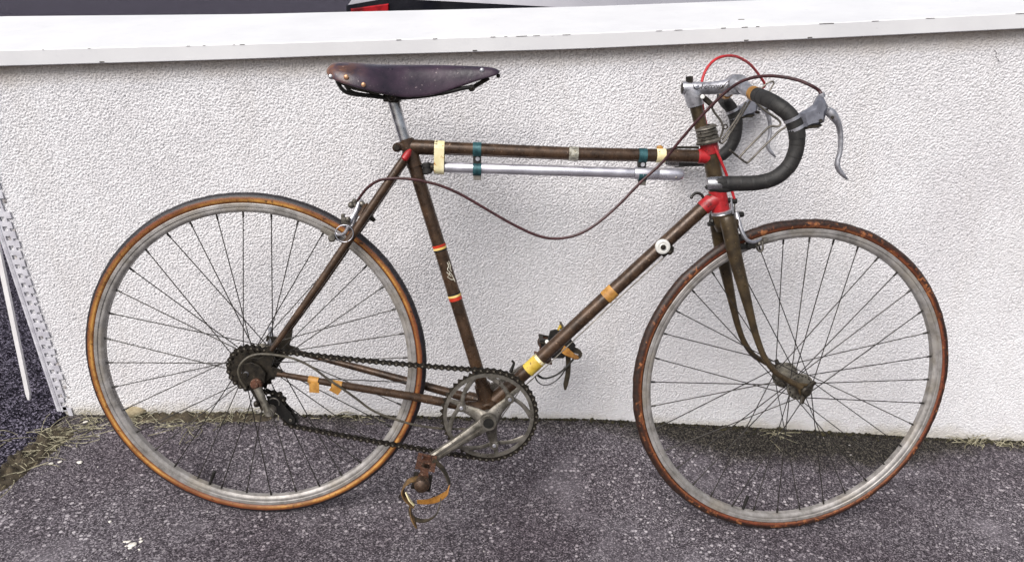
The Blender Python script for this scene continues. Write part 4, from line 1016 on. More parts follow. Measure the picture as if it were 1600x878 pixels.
# --- brakes
cal = empty('brake_caliper', bike)
def T3(pts, w_, name, mat, pf=P, par=None, xf=None, n=10, spl=4, flat=None):
    q4 = spline([np.append(pf(x, y, l), (w_ if np.isscalar(w_) else w_[i]) / 2 * mpp(x, y, l)) for i, (x, y, l) in enumerate(pts)], spl)
    b = MB(); b.tube([x[:3] for x in q4], [x[3] for x in q4], n, True, None, flat); return b.build(name, M[mat], par, xf=xf)
for s_ in (1, -1):
    f_ = lambda pts: [(x, y, l) for x, y, l in pts]
    b = MB()
    q4 = spline([np.append(P(x, y, l), w_ / 2 * mpp(x, y, l)) for x, y, l, w_ in ((561, 317, -.016, 6), (556, 331, -.022, 7), (549, 343, -.028, 7), (545, 352, -.03, 6.5), (542, 360, -.03, 6), (536, 366, -.027, 5.5), (528, 366.5, -.022, 5), (524, 363, -.02, 4))], 4)
    b.tube([x[:3] for x in q4], [x[3] for x in q4], 10)
    if s_ < 0: b.flip()
    b.build('brake_arm', M['alu'], cal)
    b = MB(); u_ = nrm(P(540, 375, -.015) - P(505, 357, -.015)); c = P(516, 364, -.016)
    rt = np.stack([u_, Yv, np.cross(u_, Yv)], 1)
    b.box(c, (0.036, 0.009, 0.0125), rt, 0.002)
    if s_ < 0: b.flip()
    b.build('brake_pad', M['alu_dirty'], cal)
b = MB(); b.box(P(541.5, 345, -.03), (0.016, 0.012, 0.013), None, 0.002); b.box(P(536, 341.5, -.03), (0.006, 0.01, 0.018), None, 0.001); b.ball(P(543.5, 343, -.037), 0.0055, 10); b.build('pivot_block', M['alu_dirty'], cal)
b = MB(); b.ball(P(518.5, 372, -.024), 0.0075, 12, (1, 0.9, 1.1)); b.cyl(P(518.5, 372, -.034), P(518.5, 372, -.02), 0.0052, 12); b.build('pad_nut', M['alu_dirty'], cal)
b = MB(); b.cyl(P(556, 312, -.008), P(551, 321, -.008), 0.0055, 12, bev=0.001); b.cyl(P(553.5, 318, -.012), P(560, 328, -.014), 0.004, 10); b.ball(P(549, 320.5, -.012), 0.0068, 12); b.ball(P(565.3, 319, -.012), 0.0062, 12); b.build('cable_yoke', M['alu_dirty'], cal)
b = MB(); b.tube([P(538 + 14 * math.cos(a_), 365 + 13.3 * math.sin(a_), -.046) for a_ in np.linspace(0, 2 * math.pi, 29)[:-1]], 0.0011, 6, closed=True); b.build('release_ring', M['alu'], cal)
b = MB(); b.cyl(P(560, 333, 0), P(577, 338, 0), 0.005, 10); b.cyl(P(575, 337, 0), P(579, 339.5, 0), 0.0085, 12); b.cyl(P(578, 339, 0), P(586, 345.5, 0), 0.006, 10, 0.0035); b.build('centre_bolt', M['steel_dark'], cal)
T3([(574, 320, -.01), (568, 326, -.02), (562, 338, -.025)], 7, 'brake_spring', 'paint', P, cal)

calf = empty('brake_caliper', bike)
for s_ in (1, -1):
    b = MB()
    q4 = spline([np.append(PS(x, y, l), w_ / 2 * mpp(x, y, l)) for x, y, l, w_ in ((1150.5, 333, -.012, 7), (1153, 343, -.018, 7.5), (1156.5, 355, -.024, 7), (1161, 366, -.028, 6.5), (1166.5, 374.5, -.03, 6), (1174, 378, -.028, 6), (1182, 377, -.024, 5.5), (1189, 373, -.02, 4.5))], 4)
    b.tube([x[:3] for x in q4], [x[3] for x in q4], 10)
    if s_ < 0: b.flip()
    b.build('brake_arm', M['alu'], calf, xf=steer)
    b = MB(); b.box(PS(1173, 383.5, -.02), (0.017, 0.012, 0.011), None, 0.002); b.box(PS(1162, 385, -.016), (0.026, 0.009, 0.0105), None, 0.002)
    if s_ < 0: b.flip()
    b.build('brake_pad', M['black'], calf, xf=steer)
    b = MB(); b.box(PS(1195.5, 375.5, -.016), (0.010, 0.008, 0.010), None, 0.002); b.tube(spline([PS(1180, 381, -.024), PS(1184, 390, -.024), PS(1188.5, 393, -.024), (PS(1192, 388, -.024)), PS(1191, 377, -.022)], 4), 0.0022, 8); b.ball(PS(1186, 381, -.022), 0.005, 8)
    if s_ < 0: b.flip()
    b.build('pad_holder', M['alu_dirty'], calf, xf=steer)
b = MB(); b.cyl(PS(1136, 313.5, -.004), PS(1141, 313.5, -.004), 0.0055, 12, bev=0.001); b.cyl(PS(1144.5, 314.3, -.006), PS(1151, 314.3, -.006), 0.0055, 12, bev=0.001); b.build('cable_yoke', M['black'], calf, xf=steer)
b = MB(); b.tube([PS(1141.5, 311, -.006), PS(1143, 322, -.006), PS(1145, 334, -.006)], 0.0034, 10); b.build('adjuster_rod', M['alu'], calf, xf=steer)
b = MB(); b.tube([PS(1147.6, 312, -.006), PS(1148, 330, -.008), PS(1150.5, 352, -.016)], 0.0011, 6); b.build('cable_wire', M['steel_dark'], calf, xf=steer)
b = MB(); b.cyl(PS(1140, 336, 0), PS(1153, 335.5, 0), 0.0055, 10); b.cyl(PS(1152, 335.5, 0), PS(1161.5, 335, 0), 0.0056, 12, bev=0.001); b.cyl(PS(1118, 349, 0), PS(1106, 350.5, 0), 0.0042, 10); b.ball(PS(1112, 346, 0), 0.006, 8); b.build('centre_bolt', M['black'], calf, xf=steer)

# --- crankset, chainring, chain
CL = -0.045
RC = P(763.3, 648.6, CL); RC = np.array([BBc[0], CL, BBc[2]])
crs = empty('crankset', bike)
NT_ = 47; RP = 0.0127 / (2 * math.sin(math.pi / NT_))
def ringplate(r0, r1, y0, y1, n=96, teeth=0):
    b = MB(); N = teeth * 4 if teeth else n; vs = []
    for y in (y0, y1):
        for i in range(N):
            a_ = 2 * math.pi * i / N; c_a = np.array([math.cos(a_), 0, math.sin(a_)])
            ro = r1 + ((0.0045, 0.0, 0.0, 0.0045)[i % 4] - 0.0022 if teeth else 0)
            if teeth: ro = r1 + (0.0028 if i % 4 == 0 else (-0.0035 if i % 4 == 2 else -0.0008))
            vs += [RC * (1, 0, 1) + c_a * r0 + Yv * y, RC * (1, 0, 1) + c_a * ro + Yv * y]
    fs = []
    for i in range(N):
        j = (i + 1) % N; a0, a1, b0, b1 = 2 * i, 2 * i + 1, 2 * j, 2 * j + 1; o = 2 * N
        fs += [(a0, a1, b1, b0), (o + a0, o + b0, o + b1, o + a1), (a1, o + a1, o + b1, b1), (a0, b0, o + b0, o + a0)]
    b.add(vs, fs); return b
ringplate(0.088, RP + 0.0005, CL - 0.0012, CL + 0.0012, teeth=NT_).build('toothed_ring', M['steel_dark'], crs, sharp=25)
ringplate(0.0832, 0.0903, CL - 0.0042, CL - 0.0005).build('inner_ring', M['alu_dirty'], crs, sharp=30)
tips = []
for px, py in ((719.5, 635), (797.5, 621.8), (771.5, 691)):
    q_ = P(px, py, CL - 0.012); tips.append(math.atan2(q_[2] - RC[2], q_[0] - RC[0]))
print('tips', [round(math.degrees(x)) for x in tips])
base = tips[0]; 
b = MB(); rt_ = 0.0585
for kq in range(3):
    a0 = tips[kq]
    def pol(r_, da, y=CL - 0.002): return RC * (1, 0, 1) + r_ * np.array([math.cos(a0 + da), 0, math.sin(a0 + da)]) + Yv * y
    for sg in (-1, 1):
        b.tube(spline([pol(rt_, sg * 0.05), pol(0.0635, sg * 0.22), pol(0.070, sg * 0.42), pol(0.077, sg * 0.62), pol(0.085, sg * 0.80)], 5), [0.0046, 0.0042, 0.0042, 0.0048, 0.0056], 8, True, Yv, (0.45, 1.0))
    b.tube([pol(rt_, 0), pol(0.086, 0)], [0.0055, 0.004], 8, True, Yv, (0.5, 1))
b.build('ring_arm', M['alu_dirty'], crs)
b = MB(); ys = CL - 0.013
for kq in range(3):
    a0 = tips[kq]; d_ = np.array([math.cos(a0), 0, math.sin(a0)]); c0_ = RC * (1, 0, 1) + Yv * ys
    b.tube([c0_ + d_ * 0.008 + Yv * -0.012, c0_ + d_ * 0.028, c0_ + d_ * 0.05, c0_ + d_ * rt_], [0.0165, 0.0115, 0.0082, 0.0082], 14, True, Yv, (0.42, 1.0))
    b.cyl(c0_ + d_ * rt_ + Yv * -0.0042, c0_ + d_ * rt_ + Yv * 0.008, 0.0092, 18, bev=0.001)
crank_y = -0.072
b.lathe([(0.0, 0.0), (0.0155, 0.0), (0.0175, 0.002), (0.0185, 0.02), (0.016, 0.03), (0, 0.03)], BBc + Yv * (crank_y - 0.009), Yv, 28)
b.build('spider', M['alu_dirty'], crs, sharp=45)
b = MB()
for kq in range(3):
    a0 = tips[kq]; d_ = np.array([math.cos(a0), 0, math.sin(a0)]); c0_ = RC * (1, 0, 1) + Yv * ys + d_ * rt_
    b.cyl(c0_ + Yv * -0.0062, c0_ + Yv * -0.002, 0.0038, 12, bev=0.0008)
b.build('chainring_bolt', M['alu'], crs)
b = MB(); b.lathe([(0, 0), (0.0105, 0), (0.0105, -0.0008), (0, -0.0008)], BBc + Yv * (crank_y - 0.0092), Yv, 20); b.build('crank_bolt_hole', M['black'], crs)
CE = P(665.5, 722, -0.088); cd_ = nrm(CE - (BBc + Yv * crank_y)); cperp = nrm(np.cross(cd_, Yv))
def crank_arm(s_):
    c0_ = BBc + Yv * crank_y; e_ = CE
    L = [c0_ + (e_ - c0_) * t_ for t_ in (0, 0.12, 0.3, 0.6, 0.92, 1.0, 1.07)]
    wd = [0.0165, 0.0135, 0.0115, 0.0098, 0.0092, 0.0095, 0.006]
    b = MB(); vs = []; fs = []
    for q_, h_ in zip(L, wd):
        for a_, y in ((-1, -0.005), (-0.62, -0.0075), (-0.25, -0.0075), (-0.22, -0.0055), (0.22, -0.0055), (0.25, -0.0075), (0.62, -0.0075), (1, -0.005), (1, 0.0055), (-1, 0.0055)): vs.append(q_ + cperp * h_ * a_ + Yv * y)
    n_ = 10
    for i in range(len(L) - 1):
        for k in range(n_):
            l = (k + 1) % n_; fs.append((i * n_ + k, i * n_ + l, (i + 1) * n_ + l, (i + 1) * n_ + k))
    fs.append(tuple(range(n_))); fs.append(tuple((len(L) - 1) * n_ + k for k in range(n_)))
    b.add(vs, fs)
    if s_ < 0:
        b.v = [tuple(np.array([2 * BBc[0] - x, -y, 2 * BBc[2] - z])) for x, y, z in b.v]
    b.build('crank_arm', M['alu_dirty'], crs, sharp=30)
crank_arm(1); crank_arm(-1)
# chain
ch = empty('chain', bike)
GP = P(429.5, 627.5, CL - 0.002); TP = P(455.5, 654, CL - 0.002)
circ = [(np.array([0, HUB]), 0.0425, -1), (np.array([RC[0], RC[2]]), RP, -1), (np.array([TP[0], TP[2]]), 0.0155, -1), (np.array([GP[0], GP[2]]), 0.0175, 1)]
segs = []
for i in range(4):
    (a_, r1, s1_), (c_2, r2, s2_) = circ[i], circ[(i + 1) % 4]
    d_ = c_2 - a_; D = np.linalg.norm(d_); u_ = d_ / D; right = np.array([u_[1], -u_[0]])
    R1, R2 = s1_ * r1, s2_ * r2; cc = (R1 - R2) / D; ss = math.sqrt(max(0, 1 - cc * cc)); n_ = cc * u_ + ss * right
    segs.append((a_ + R1 * n_, c_2 + R2 * n_))
poly = []
for i in range(4):
    p0, p1 = segs[i]; sag = 0.004 if i == 0 else (0.003 if i == 1 else 0)
    ns_ = max(2, int(np.linalg.norm(p1 - p0) / 0.004))
    for k in range(ns_):
        t_ = k / ns_; q_ = p0 + (p1 - p0) * t_; poly.append(q_ + np.array([0, -sag * 4 * t_ * (1 - t_)]))
    c_3, r_, s_ = circ[(i + 1) % 4]; q0 = p1; q1 = segs[(i + 1) % 4][0]
    a0 = math.atan2(*(q0 - c_3)[::-1]); a1 = math.atan2(*(q1 - c_3)[::-1]); da = (a1 - a0) % (2 * math.pi)
    if s_ < 0: da -= 2 * math.pi
    ns_ = max(3, int(abs(da) * r_ / 0.003))
    for k in range(ns_): poly.append(c_3 + r_ * np.array([math.cos(a0 + da * k / ns_), math.sin(a0 + da * k / ns_)]))
poly = np.array(poly); dl = np.linalg.norm(np.roll(poly, -1, 0) - poly, axis=1); cum = np.concatenate([[0], np.cumsum(dl)]); TL = cum[-1]
nl = int(round(TL / 0.0127 / 2)) * 2; pc = np.concatenate([poly, poly[:1]])
def at(s_): s_ = s_ % TL; return np.array([np.interp(s_, cum, pc[:, 0]), np.interp(s_, cum, pc[:, 1])])
def link_mesh(outer):
    b = MB(); p_ = 0.0127; 
    ol = [(-0.0042, -0.003), (0.0, -0.0052), (0.004, -0.0032), (0.00635, -0.0024), (0.0087, -0.0032), (0.0127, -0.0052), (0.0169, -0.003), (0.0169, 0.003), (0.0127, 0.0052), (0.0087, 0.0032), (0.00635, 0.0024), (0.004, 0.0032), (0, 0.0052), (-0.0042, 0.003)]
    for s_ in (-1, 1):
        y0 = s_ * (0.0034 if outer else 0.0023); b.prism([np.array([x, y0, z]) for x, z in ol], (0, s_ * 0.0009, 0))
    if outer:
        for x in (0, p_): b.cyl((x, -0.0048, 0), (x, 0.0048, 0), 0.0021, 6)
    else:
        for x in (0, p_): b.cyl((x, -0.0023, 0), (x, 0.0023, 0), 0.0039, 8)
    me_ = b.mesh('chain_link', M['chain_o' if outer else 'chain_i'], 40)
    if outer:
        me_.materials.append(M['chain_pin'])
        for p_ in me_.polygons:
            if max(abs(v_) for v_ in (me_.vertices[p_.vertices[0]].co.y,)) > 0.0046: p_.material_index = 1
    return me_
M['chain_o'] = worn('oily_chain_plate', '#1b1815', '#35302a', '#8d8472', 120, 0.42, 0.7, 0.1, 0.66, 300)
M['chain_pin'] = worn('worn_chain_pin', '#6d675b', '#958f82', None, 120, 0.35, 0.8, 0)
M['chain_i'] = worn('oily_chain_inner', '#15130f', '#2b2720', '#5a5345', 120, 0.5, 0.5, 0.1, 0.68, 300)
lm = (link_mesh(True), link_mesh(False))
for i in range(nl):
    a_, c_4 = at(i * TL / nl), at((i + 1) * TL / nl); t_ = math.atan2(c_4[1] - a_[1], c_4[0] - a_[0])
    m4 = Matrix.Translation((a_[0], CL, a_[1])) @ Matrix.Rotation(-t_, 4, 'Y')
    inst('chain_link', lm[i % 2], ch, m4)

# --- rear derailleur
der = empty('rear_derailleur', bike)
dy = -0.074
b = MB(); b.prism([P(x, y, dy) for x, y in ((379, 570), (392, 566), (405, 571), (415, 583), (413, 598), (405, 610), (393, 609), (385, 597), (377, 586))], (0, 0.006, 0), 0.001); b.build('hanger_plate', M['steel_dark'], der)
b = MB(); c = P(399.5, 601, dy - 0.006); b.cyl(c, c + (0, 0.012, 0), 0.0112, 20, bev=0.002); b.cyl(c + (0, -0.003, 0), c, 0.006, 14, bev=0.001); b.build('upper_pivot', M['rust'], der)
T3([(402, 606, dy - .004), (408, 619, dy - .007), (414, 632, dy - .009), (420, 645, dy - .011)], [13, 12, 11, 13], 'parallelogram_arm', 'hub', P, der, None, 12, 4, (0.8, 1.0))
T3([(393, 604, dy + .006), (402, 620, dy + .006), (412, 640, dy + .004)], [9, 8, 8], 'parallelogram_arm', 'steel_dark', P, der)
b = MB(); c = P(419, 646, dy - 0.017); b.lathe([(0.0, 0), (0.004, 0), (0.0045, 0.002), (0.0065, 0.0015), (0.0072, 0.004), (0.0095, 0.0045), (0.0105, 0.007), (0.0105, 0.02), (0, 0.02)], c, Yv, 22); b.build('lower_pivot', M['alu_dirty'], der)
b = MB(); b.ball(P(401, 631, dy), 0.0065, 10); b.ball(P(384, 607.5, dy - .002), 0.005, 10); b.build('stop_screw', M['steel_dark'], der)
for nm, c_, r_, nt_ in (('guide_pulley', GP, 0.0165, 10), ('tension_pulley', TP, 0.0145, 10)):
    b = MB(); pl_ = []
    for i in range(nt_ * 4):
        a_ = 2 * math.pi * i / (nt_ * 4); rr = r_ + (0.002 if i % 4 in (0, 1) else -0.002); pl_.append(np.array([c_[0] + rr * math.cos(a_), CL - 0.002, c_[2] + rr * math.sin(a_)]))
    b.prism(pl_, (0, 0.004, 0)); b.cyl((c_[0], CL - 0.01, c_[2]), (c_[0], CL + 0.01, c_[2]), 0.004, 12); b.build('jockey_wheel', M['black'], der)
for y in (CL - 0.0085, CL + 0.0065):
    b = MB(); ol = []
    dv = np.array([TP[0] - GP[0], TP[2] - GP[2]]); Ld = np.linalg.norm(dv); an = math.atan2(dv[1], dv[0])
    for a_ in np.linspace(an + math.pi / 2, an + 3 * math.pi / 2, 11): ol.append(np.array([GP[0] + 0.0135 * math.cos(a_), y, GP[2] + 0.0135 * math.sin(a_)]))
    for a_ in np.linspace(an - math.pi / 2, an + math.pi / 2, 11): ol.append(np.array([TP[0] + 0.0085 * math.cos(a_), y, TP[2] + 0.0085 * math.sin(a_)]))
    b.prism(ol, (0, 0.0018, 0), 0.0004); b.build('cage_plate', M['black'], der)
b = MB(); gq = np.array([GP[0], CL - 0.0092, GP[2]])
b.tube([gq + 0.0105 * np.array([math.cos(a_), 0, math.sin(a_)]) for a_ in np.linspace(-0.4, 2.4, 18)], 0.0012, 6); b.build('cage_rim', M['alu_dirty'], der)
b = MB(); c = np.array([TP[0], CL - 0.0105, TP[2]]); b.cyl(c, c + (0, 0.004, 0), 0.0034, 10, bev=0.0006); b.build('jockey_bolt', M['alu_dirty'], der)

M['steel_rust'] = worn('brown_steel', '#2e241d', '#5a4637', '#94816c', 90, 0.45, 0.5, 0.3, 0.62, 220)
# --- pedals with toe straps
def pedal(s_):
    e = empty('pedal', bike)
    if s_ > 0: c0_ = CE.copy(); fl_ = lambda q_: q_
    else: c0_ = CE.copy(); fl_ = lambda q_: np.array([2 * BBc[0] - q_[0], -q_[1], 2 * BBc[2] - q_[2]])
    y0, y1 = -0.096, -0.156
    def fin(b, name, mat, sharp=35):
        b.v = [tuple(fl_(np.array(v))) for v in b.v]; return b.build(name, M[mat], e, sharp=sharp)
    b = MB(); b.cyl(c0_ + Yv * -0.0, np.array([c0_[0], y1, c0_[2]]), 0.0065, 14)
    b.lathe([(0.0, y1 - 0.030), (0.007, y1 - 0.029), (0.0125, y1 - 0.025), (0.015, y1 - 0.017), (0.0135, y1 - 0.008), (0.008, y1), (0, y1)], np.array([c0_[0], 0, c0_[2]]), Yv, 22); fin(b, 'pedal_axle', 'steel_rust')
    th = R(-10); ux = np.array([math.cos(th), 0, math.sin(th)]); uz = np.array([-math.sin(th), 0, math.cos(th)])
    hx, hz = 0.0185, 0.021
    for sz in (-1, 1):                       # two cage plates, each with a pair of square holes
        b = MB(); cy = (y0 + y1) / 2; h_ = (y0 - y1) / 2; o0 = np.array([c0_[0], cy, c0_[2]]) + uz * sz * hz
        rt2 = np.stack([ux, Yv, uz], 1)
        for (xa, xb, ya, yb) in ((-hx, -hx * 0.52, -h_, h_), (hx * 0.52, hx, -h_, h_), (-hx * 0.52, hx * 0.52, -h_, -h_ * 0.8), (-hx * 0.52, hx * 0.52, -h_ * 0.13, h_ * 0.13), (-hx * 0.52, hx * 0.52, h_ * 0.8, h_)):
            b.box(o0 + ux * (xa + xb) / 2 + Yv * (ya + yb) / 2, (xb - xa, yb - ya, 0.0024), rt2)
        fin(b, 'cage_plate', 'rust' if sz > 0 else 'steel_dark')
    for yy in (y0 - 0.001, y1 + 0.001):
        b = MB(); o0 = np.array([c0_[0], yy, c0_[2]]); b.prism([o0 + ux * a_ + uz * c_5 for a_, c_5 in ((-hx * 0.35, -hz), (hx * 0.35, -hz), (hx * 0.6, 0), (hx * 0.35, hz), (-hx * 0.35, hz), (-hx * 0.6, 0))], (0, 0.0024, 0)); fin(b, 'end_plate', 'rust')
    return e
pn = pedal(1); pf_ = pedal(-1)
def strap(pts, name, mat, wd, par, side=(0.1, 1, 0.2), th=0.0022, n=5):
    b = MB(); b.band(spline([P(*q_) for q_ in pts], n), side, wd, th); return b.build(name, M[mat], par)
strap([(676, 719, -.12), (688, 728, -.122), (697, 741, -.124), (702.5, 756, -.128)], 'toe_strap', 'strap_dark', 0.013, pn)
strap([(702.5, 756, -.128), (698, 769, -.132), (685, 778.5, -.14), (668, 783.5, -.15), (652, 783.5, -.158)], 'toe_strap', 'strap_tan', [0.008, 0.016, 0.016, 0.011, 0.008], pn)
strap([(664, 752, -.16), (650, 748, -.17), (637, 753, -.176), (629, 764, -.178), (632, 776, -.178), (640, 785, -.178), (647, 791, -.176)], 'toe_strap', 'strap', [0.010, 0.013, 0.015, 0.013, 0.009], pn)
strap([(634, 769, -.186), (640, 781, -.186), (647, 789, -.184)], 'strap_highlight', 'tape_cream', [0.003, 0.005, 0.003], pn)  # pale strip standing in for a highlight along the strap
strap([(640, 790, -.174), (640, 800, -.174), (646, 809, -.174), (657, 813, -.172), (669, 812, -.168), (681, 804, -.164), (686, 792, -.158), (689, 778, -.152)], 'toe_strap', 'strap_dark', [0.009, 0.010, 0.010, 0.005, 0.003, 0.002], pn)
strap([(641, 793, -.18), (643, 806, -.18), (647, 815, -.18), (651, 824, -.178)], 'strap_tail', 'strap', [0.009, 0.010, 0.011, 0.005], pn)
b = MB(); b.tube([P(628 + 4.2 * math.cos(a_), 775 + 3.6 * math.sin(a_), -.178) for a_ in np.linspace(0, 2 * math.pi, 15)[:-1]], 0.0013, 6, closed=True); b.build('strap_buckle', M['steel_dark'], pn)
# far pedal: cage ear, orange strap, hanging tail and loops
b = MB(); b.prism([P(x, y, .105) for x, y in ((843, 532), (856, 530), (860, 517), (868, 515), (884, 520), (900, 540), (880, 560), (850, 560))], (0, 0.006, 0), 0.001); b.build('pedal_clip', M['black'], pf_)
b = MB(); b.cyl(P(854.5, 533.5, .099), P(854.5, 533.5, .104), 0.0042, 12); b.build('clip_rivet', M['white_dirty'], pf_)
strap([(868, 527, .11), (872, 515, .112), (876, 510, .114), (878, 517, .118)], 'toe_strap', 'tape_yellow', [0.010, 0.012, 0.010, 0.006], pf_)
b = MB(); b.prism([P(x, y, .12) for x, y in ((874, 502), (877, 503), (881, 510), (882, 520), (875, 514))], (0, 0.002, 0)); b.build('clip_tip', M['alu_dirty'], pf_)
strap([(879, 545, .10), (888, 551, .10), (898, 557, .105), (903, 557, .115)], 'toe_strap', 'strap_tan', [0.016, 0.017, 0.013, 0.008], pf_, side=(-0.6, 0.2, 0.8))
strap([(884, 541, .12), (896, 546, .122), (906, 551, .124), (906, 556, .12), (901, 560, .115)], 'toe_strap', 'strap_dark', [0.014, 0.013, 0.008, 0.007], pf_, side=(-0.5, 0.3, 0.8))
strap([(886, 548, .118), (888, 565, .118), (887, 585, .118), (884, 600, .118), (883, 609, .118)], 'strap_tail', 'strap_dark', [0.010, 0.011, 0.011, 0.011, 0.004], pf_, side=(1, 0.2, 0))
strap([(840, 586, .11), (848, 590.5, .11), (858, 590, .11), (872, 584, .11), (885, 573, .11), (896, 561, .11)], 'toe_strap', 'black', [0.005, 0.004, 0.004, 0.004], pf_, side=(0, 0.5, 1))
strap([(836, 588, .12), (840, 596, .12), (848, 601, .12), (858, 600.5, .12), (872, 592, .12), (882, 579, .12), (888, 568, .12)], 'toe_strap', 'black', 0.002, pf_, side=(0, 0.5, 1))

# --- pump clips on the top tube; the pump they hold
def clip(px):
    e = empty('pump_clip', bike); x = px
    yt = 233.8 + (px - 745) * 0.0365; yp = 262.5 + (px - 679) * 0.0308
    for (yy, rr) in ((yt, r_tt + 0.0016), (yp, 0.0125)):
        b = MB(); c = P(x, yy, 0); d_ = nrm(P(x + 60, yy + 2, 0) - c)
        for o in (-0.0042, 0.0042): b.tube([c + d_ * (o - 0.0036), c + d_ * (o + 0.0036)], rr, 20)
        b.tube([c - d_ * 0.0075, c + d_ * 0.0075], rr - 0.0006, 20); b.build('clip_band', M['teal'], e)
    b = MB(); b.prism([P(a_, c_6, -0.006) for a_, c_6 in ((x - 6.5, yt + 9), (x + 6.5, yt + 9.5), (x + 6, yp - 6), (x - 6.5, yp - 6.5))], (0, 0.012, 0), 0.001); b.build('clip_plate', M['black'], e)
    b = MB(); b.cyl(P(x + 1, (yt + yp) / 2 - 0.5, -0.0085), P(x + 1, (yt + yp) / 2 - 0.5, 0.0085), 0.0044, 12, bev=0.0008); b.build('clip_screw', M['alu'], e)
    b = MB(); b.prism([P(a_, c_6, -0.004) for a_, c_6 in ((x - 6.5, yp + 8), (x + 6.5, yp + 8), (x + 5.5, yp + 17.5), (x - 5.5, yp + 17.0))], (0, 0.008, 0), 0.001); b.build('clip_tail', M['alu_dirty'], e)
clip(745.5); clip(1003.5)
pump = empty('bicycle_pump'); 
p0 = WB @ P(679, 262, 0); pump.location = p0; pump['label'] = 'silver bicycle pump clipped under the top tube of the bicycle'; pump['category'] = 'pump'
wx = lambda q_: WB @ q_ - p0
def pb(b, n, m_, sharp=35): return b.build(n, M[m_], pump, xf=wx, sharp=sharp)
rp = 16.8 / 2 * mpp(840, 266)
b = MB(); b.tube([P(679, 261, 0), P(681, 261, 0), P(990, 270.5, 0)], [rp * 0.9, rp, rp], 22); pb(b, 'pump_barrel', 'pump')
b = MB(); b.tube([P(991, 270.6, 0), P(993, 270.6, 0), P(1027, 271.8, 0), P(1028, 271.9, 0), P(1030, 271.9, 0), P(1031, 271.9, 0), P(1058, 272.8, 0), P(1064, 273, 0), P(1067, 273.1, 0), P(1068.5, 273.2, 0)], [rp * 1.1, rp * 1.2, rp * 1.2, rp * 1.14, rp * 1.14, rp * 1.2, rp * 1.2, rp * 1.12, rp * 0.9, rp * 0.6], 22); pb(b, 'pump_handle', 'pump')
b = MB(); b.ball(P(1056.5, 277.5, -rp * 1.02), 0.0025, 8); pb(b, 'handle_rivet', 'alu_dirty')
b = MB(); b.cyl(P(673, 261.5, 0), P(680, 261.5, 0), 0.0075, 14); pb(b, 'pump_nozzle', 'steel_dark')
b = MB(); b.cyl(P(665.5, 254.5, 0), P(668.5, 272, 0), 0.0085, 16, bev=0.002); b.tube([P(665.8, 257, 0), P(666.5, 261, 0)], 0.0096, 16); b.tube([P(667, 265, 0), P(668, 270, 0)], 0.0098, 16); pb(b, 'pump_connector', 'rubber')
# cream tape that ties the pump end to the top tube
b = MB(); hw_ = 15.5 / 2 * mpp(687, 245)
cc_ = P(687, 232.0, 0); c2_ = P(686.5, 261.6, 0); loop = []
for a_ in np.linspace(math.pi * 1.0, 0, 9): loop.append(cc_ + (0, math.cos(a_) * (r_tt + 0.0015), math.sin(a_) * (r_tt + 0.0015)))
for a_ in np.linspace(0, -math.pi, 9): loop.append(c2_ + (0, math.cos(a_) * (rp + 0.0025), math.sin(a_) * (rp + 0.0025)))
loop.append(loop[0])
b.band(loop, (1, 0, -0.04), hw_ * 2, 0.0011); b.build('tape_wrap', M['tape_cream'], frame)

# ------------------------------------------------------------------ dry grass, soil, stones at the foot of the wall
def tuft(name, label, px, py, n, spread, length, flat=0.3, mats='straw', drift=(0, 0), mound=0.0, seed=1):
    r_ = random.Random(seed); c = G(px, py); b = MB()
    for i in range(n):
        x = r_.gauss(0, spread[0]); y = r_.gauss(0, spread[1]); bx, by = c[0] + x, min(c[1] + y, WALL_Y - 0.006)
        bz = float(ground_z(bx, by)) + 0.001
        a_ = r_.uniform(0, 2 * math.pi) if r_.random() < 0.6 else r_.gauss(0.1, 0.4) + (math.pi if r_.random() < 0.5 else 0)
        L = length * r_.uniform(0.4, 1.3); el = abs(r_.gauss(0, flat)); cur = r_.gauss(0, 0.9); pts = []
        qx, qy, qz = bx, by, bz; ns_ = 5
        for k in range(ns_ + 1):
            pts.append(np.array([qx, min(qy, WALL_Y - 0.004), max(qz, float(ground_z(qx, min(qy, WALL_Y))) + 0.0012)]))
            aa = a_ + cur * k / ns_; ee = el * (1 - 1.6 * k / ns_)
            qx += L / ns_ * math.cos(aa) * math.cos(ee) + drift[0] * L / ns_; qy += L / ns_ * math.sin(aa) * math.cos(ee) + drift[1] * L / ns_; qz += L / ns_ * math.sin(ee)
        b.tube(pts, [0.0009 * r_.uniform(0.5, 1.3)] * (ns_ + 1), 4)
    o = b.build(name, M[mats], None, origin=c); tag(o, label, 'grass tuft', 'dry grass tufts at the foot of the wall'); return o
tuft('dry_grass_tuft', 'largest tangle of dry grass below the left end of the wall', 62, 690, 120, (0.03, 0.022), 0.075, 0.35, seed=1)
tuft('dry_grass_tuft', 'strewn dry grass at the bottom left edge beside the white stones', 18, 720, 60, (0.02, 0.04), 0.07, 0.25, seed=2)
tuft('dry_grass_tuft', 'small pale grass wisp just outside the rear tyre near the wall end', 150, 664, 26, (0.02, 0.012), 0.05, 0.3, seed=3)
tuft('dry_grass_tuft', 'pale grass tuft just inside the rear tyre below the beige mortar lump', 212, 658, 34, (0.016, 0.012), 0.04, 0.45, seed=4)
tuft('dry_grass_tuft', 'long straggling dry grass at the wall foot left of the rear derailleur', 312, 658, 60, (0.045, 0.018), 0.06, 0.4, seed=5)
tuft('dry_grass_tuft', 'dry grass at the wall foot directly behind the rear derailleur', 378, 651, 40, (0.03, 0.012), 0.05, 0.5, seed=6)
tuft('dry_grass_tuft', 'faint dry grass wisp at the wall foot between derailleur and chainring', 552, 653, 22, (0.03, 0.01), 0.04, 0.4, seed=7)
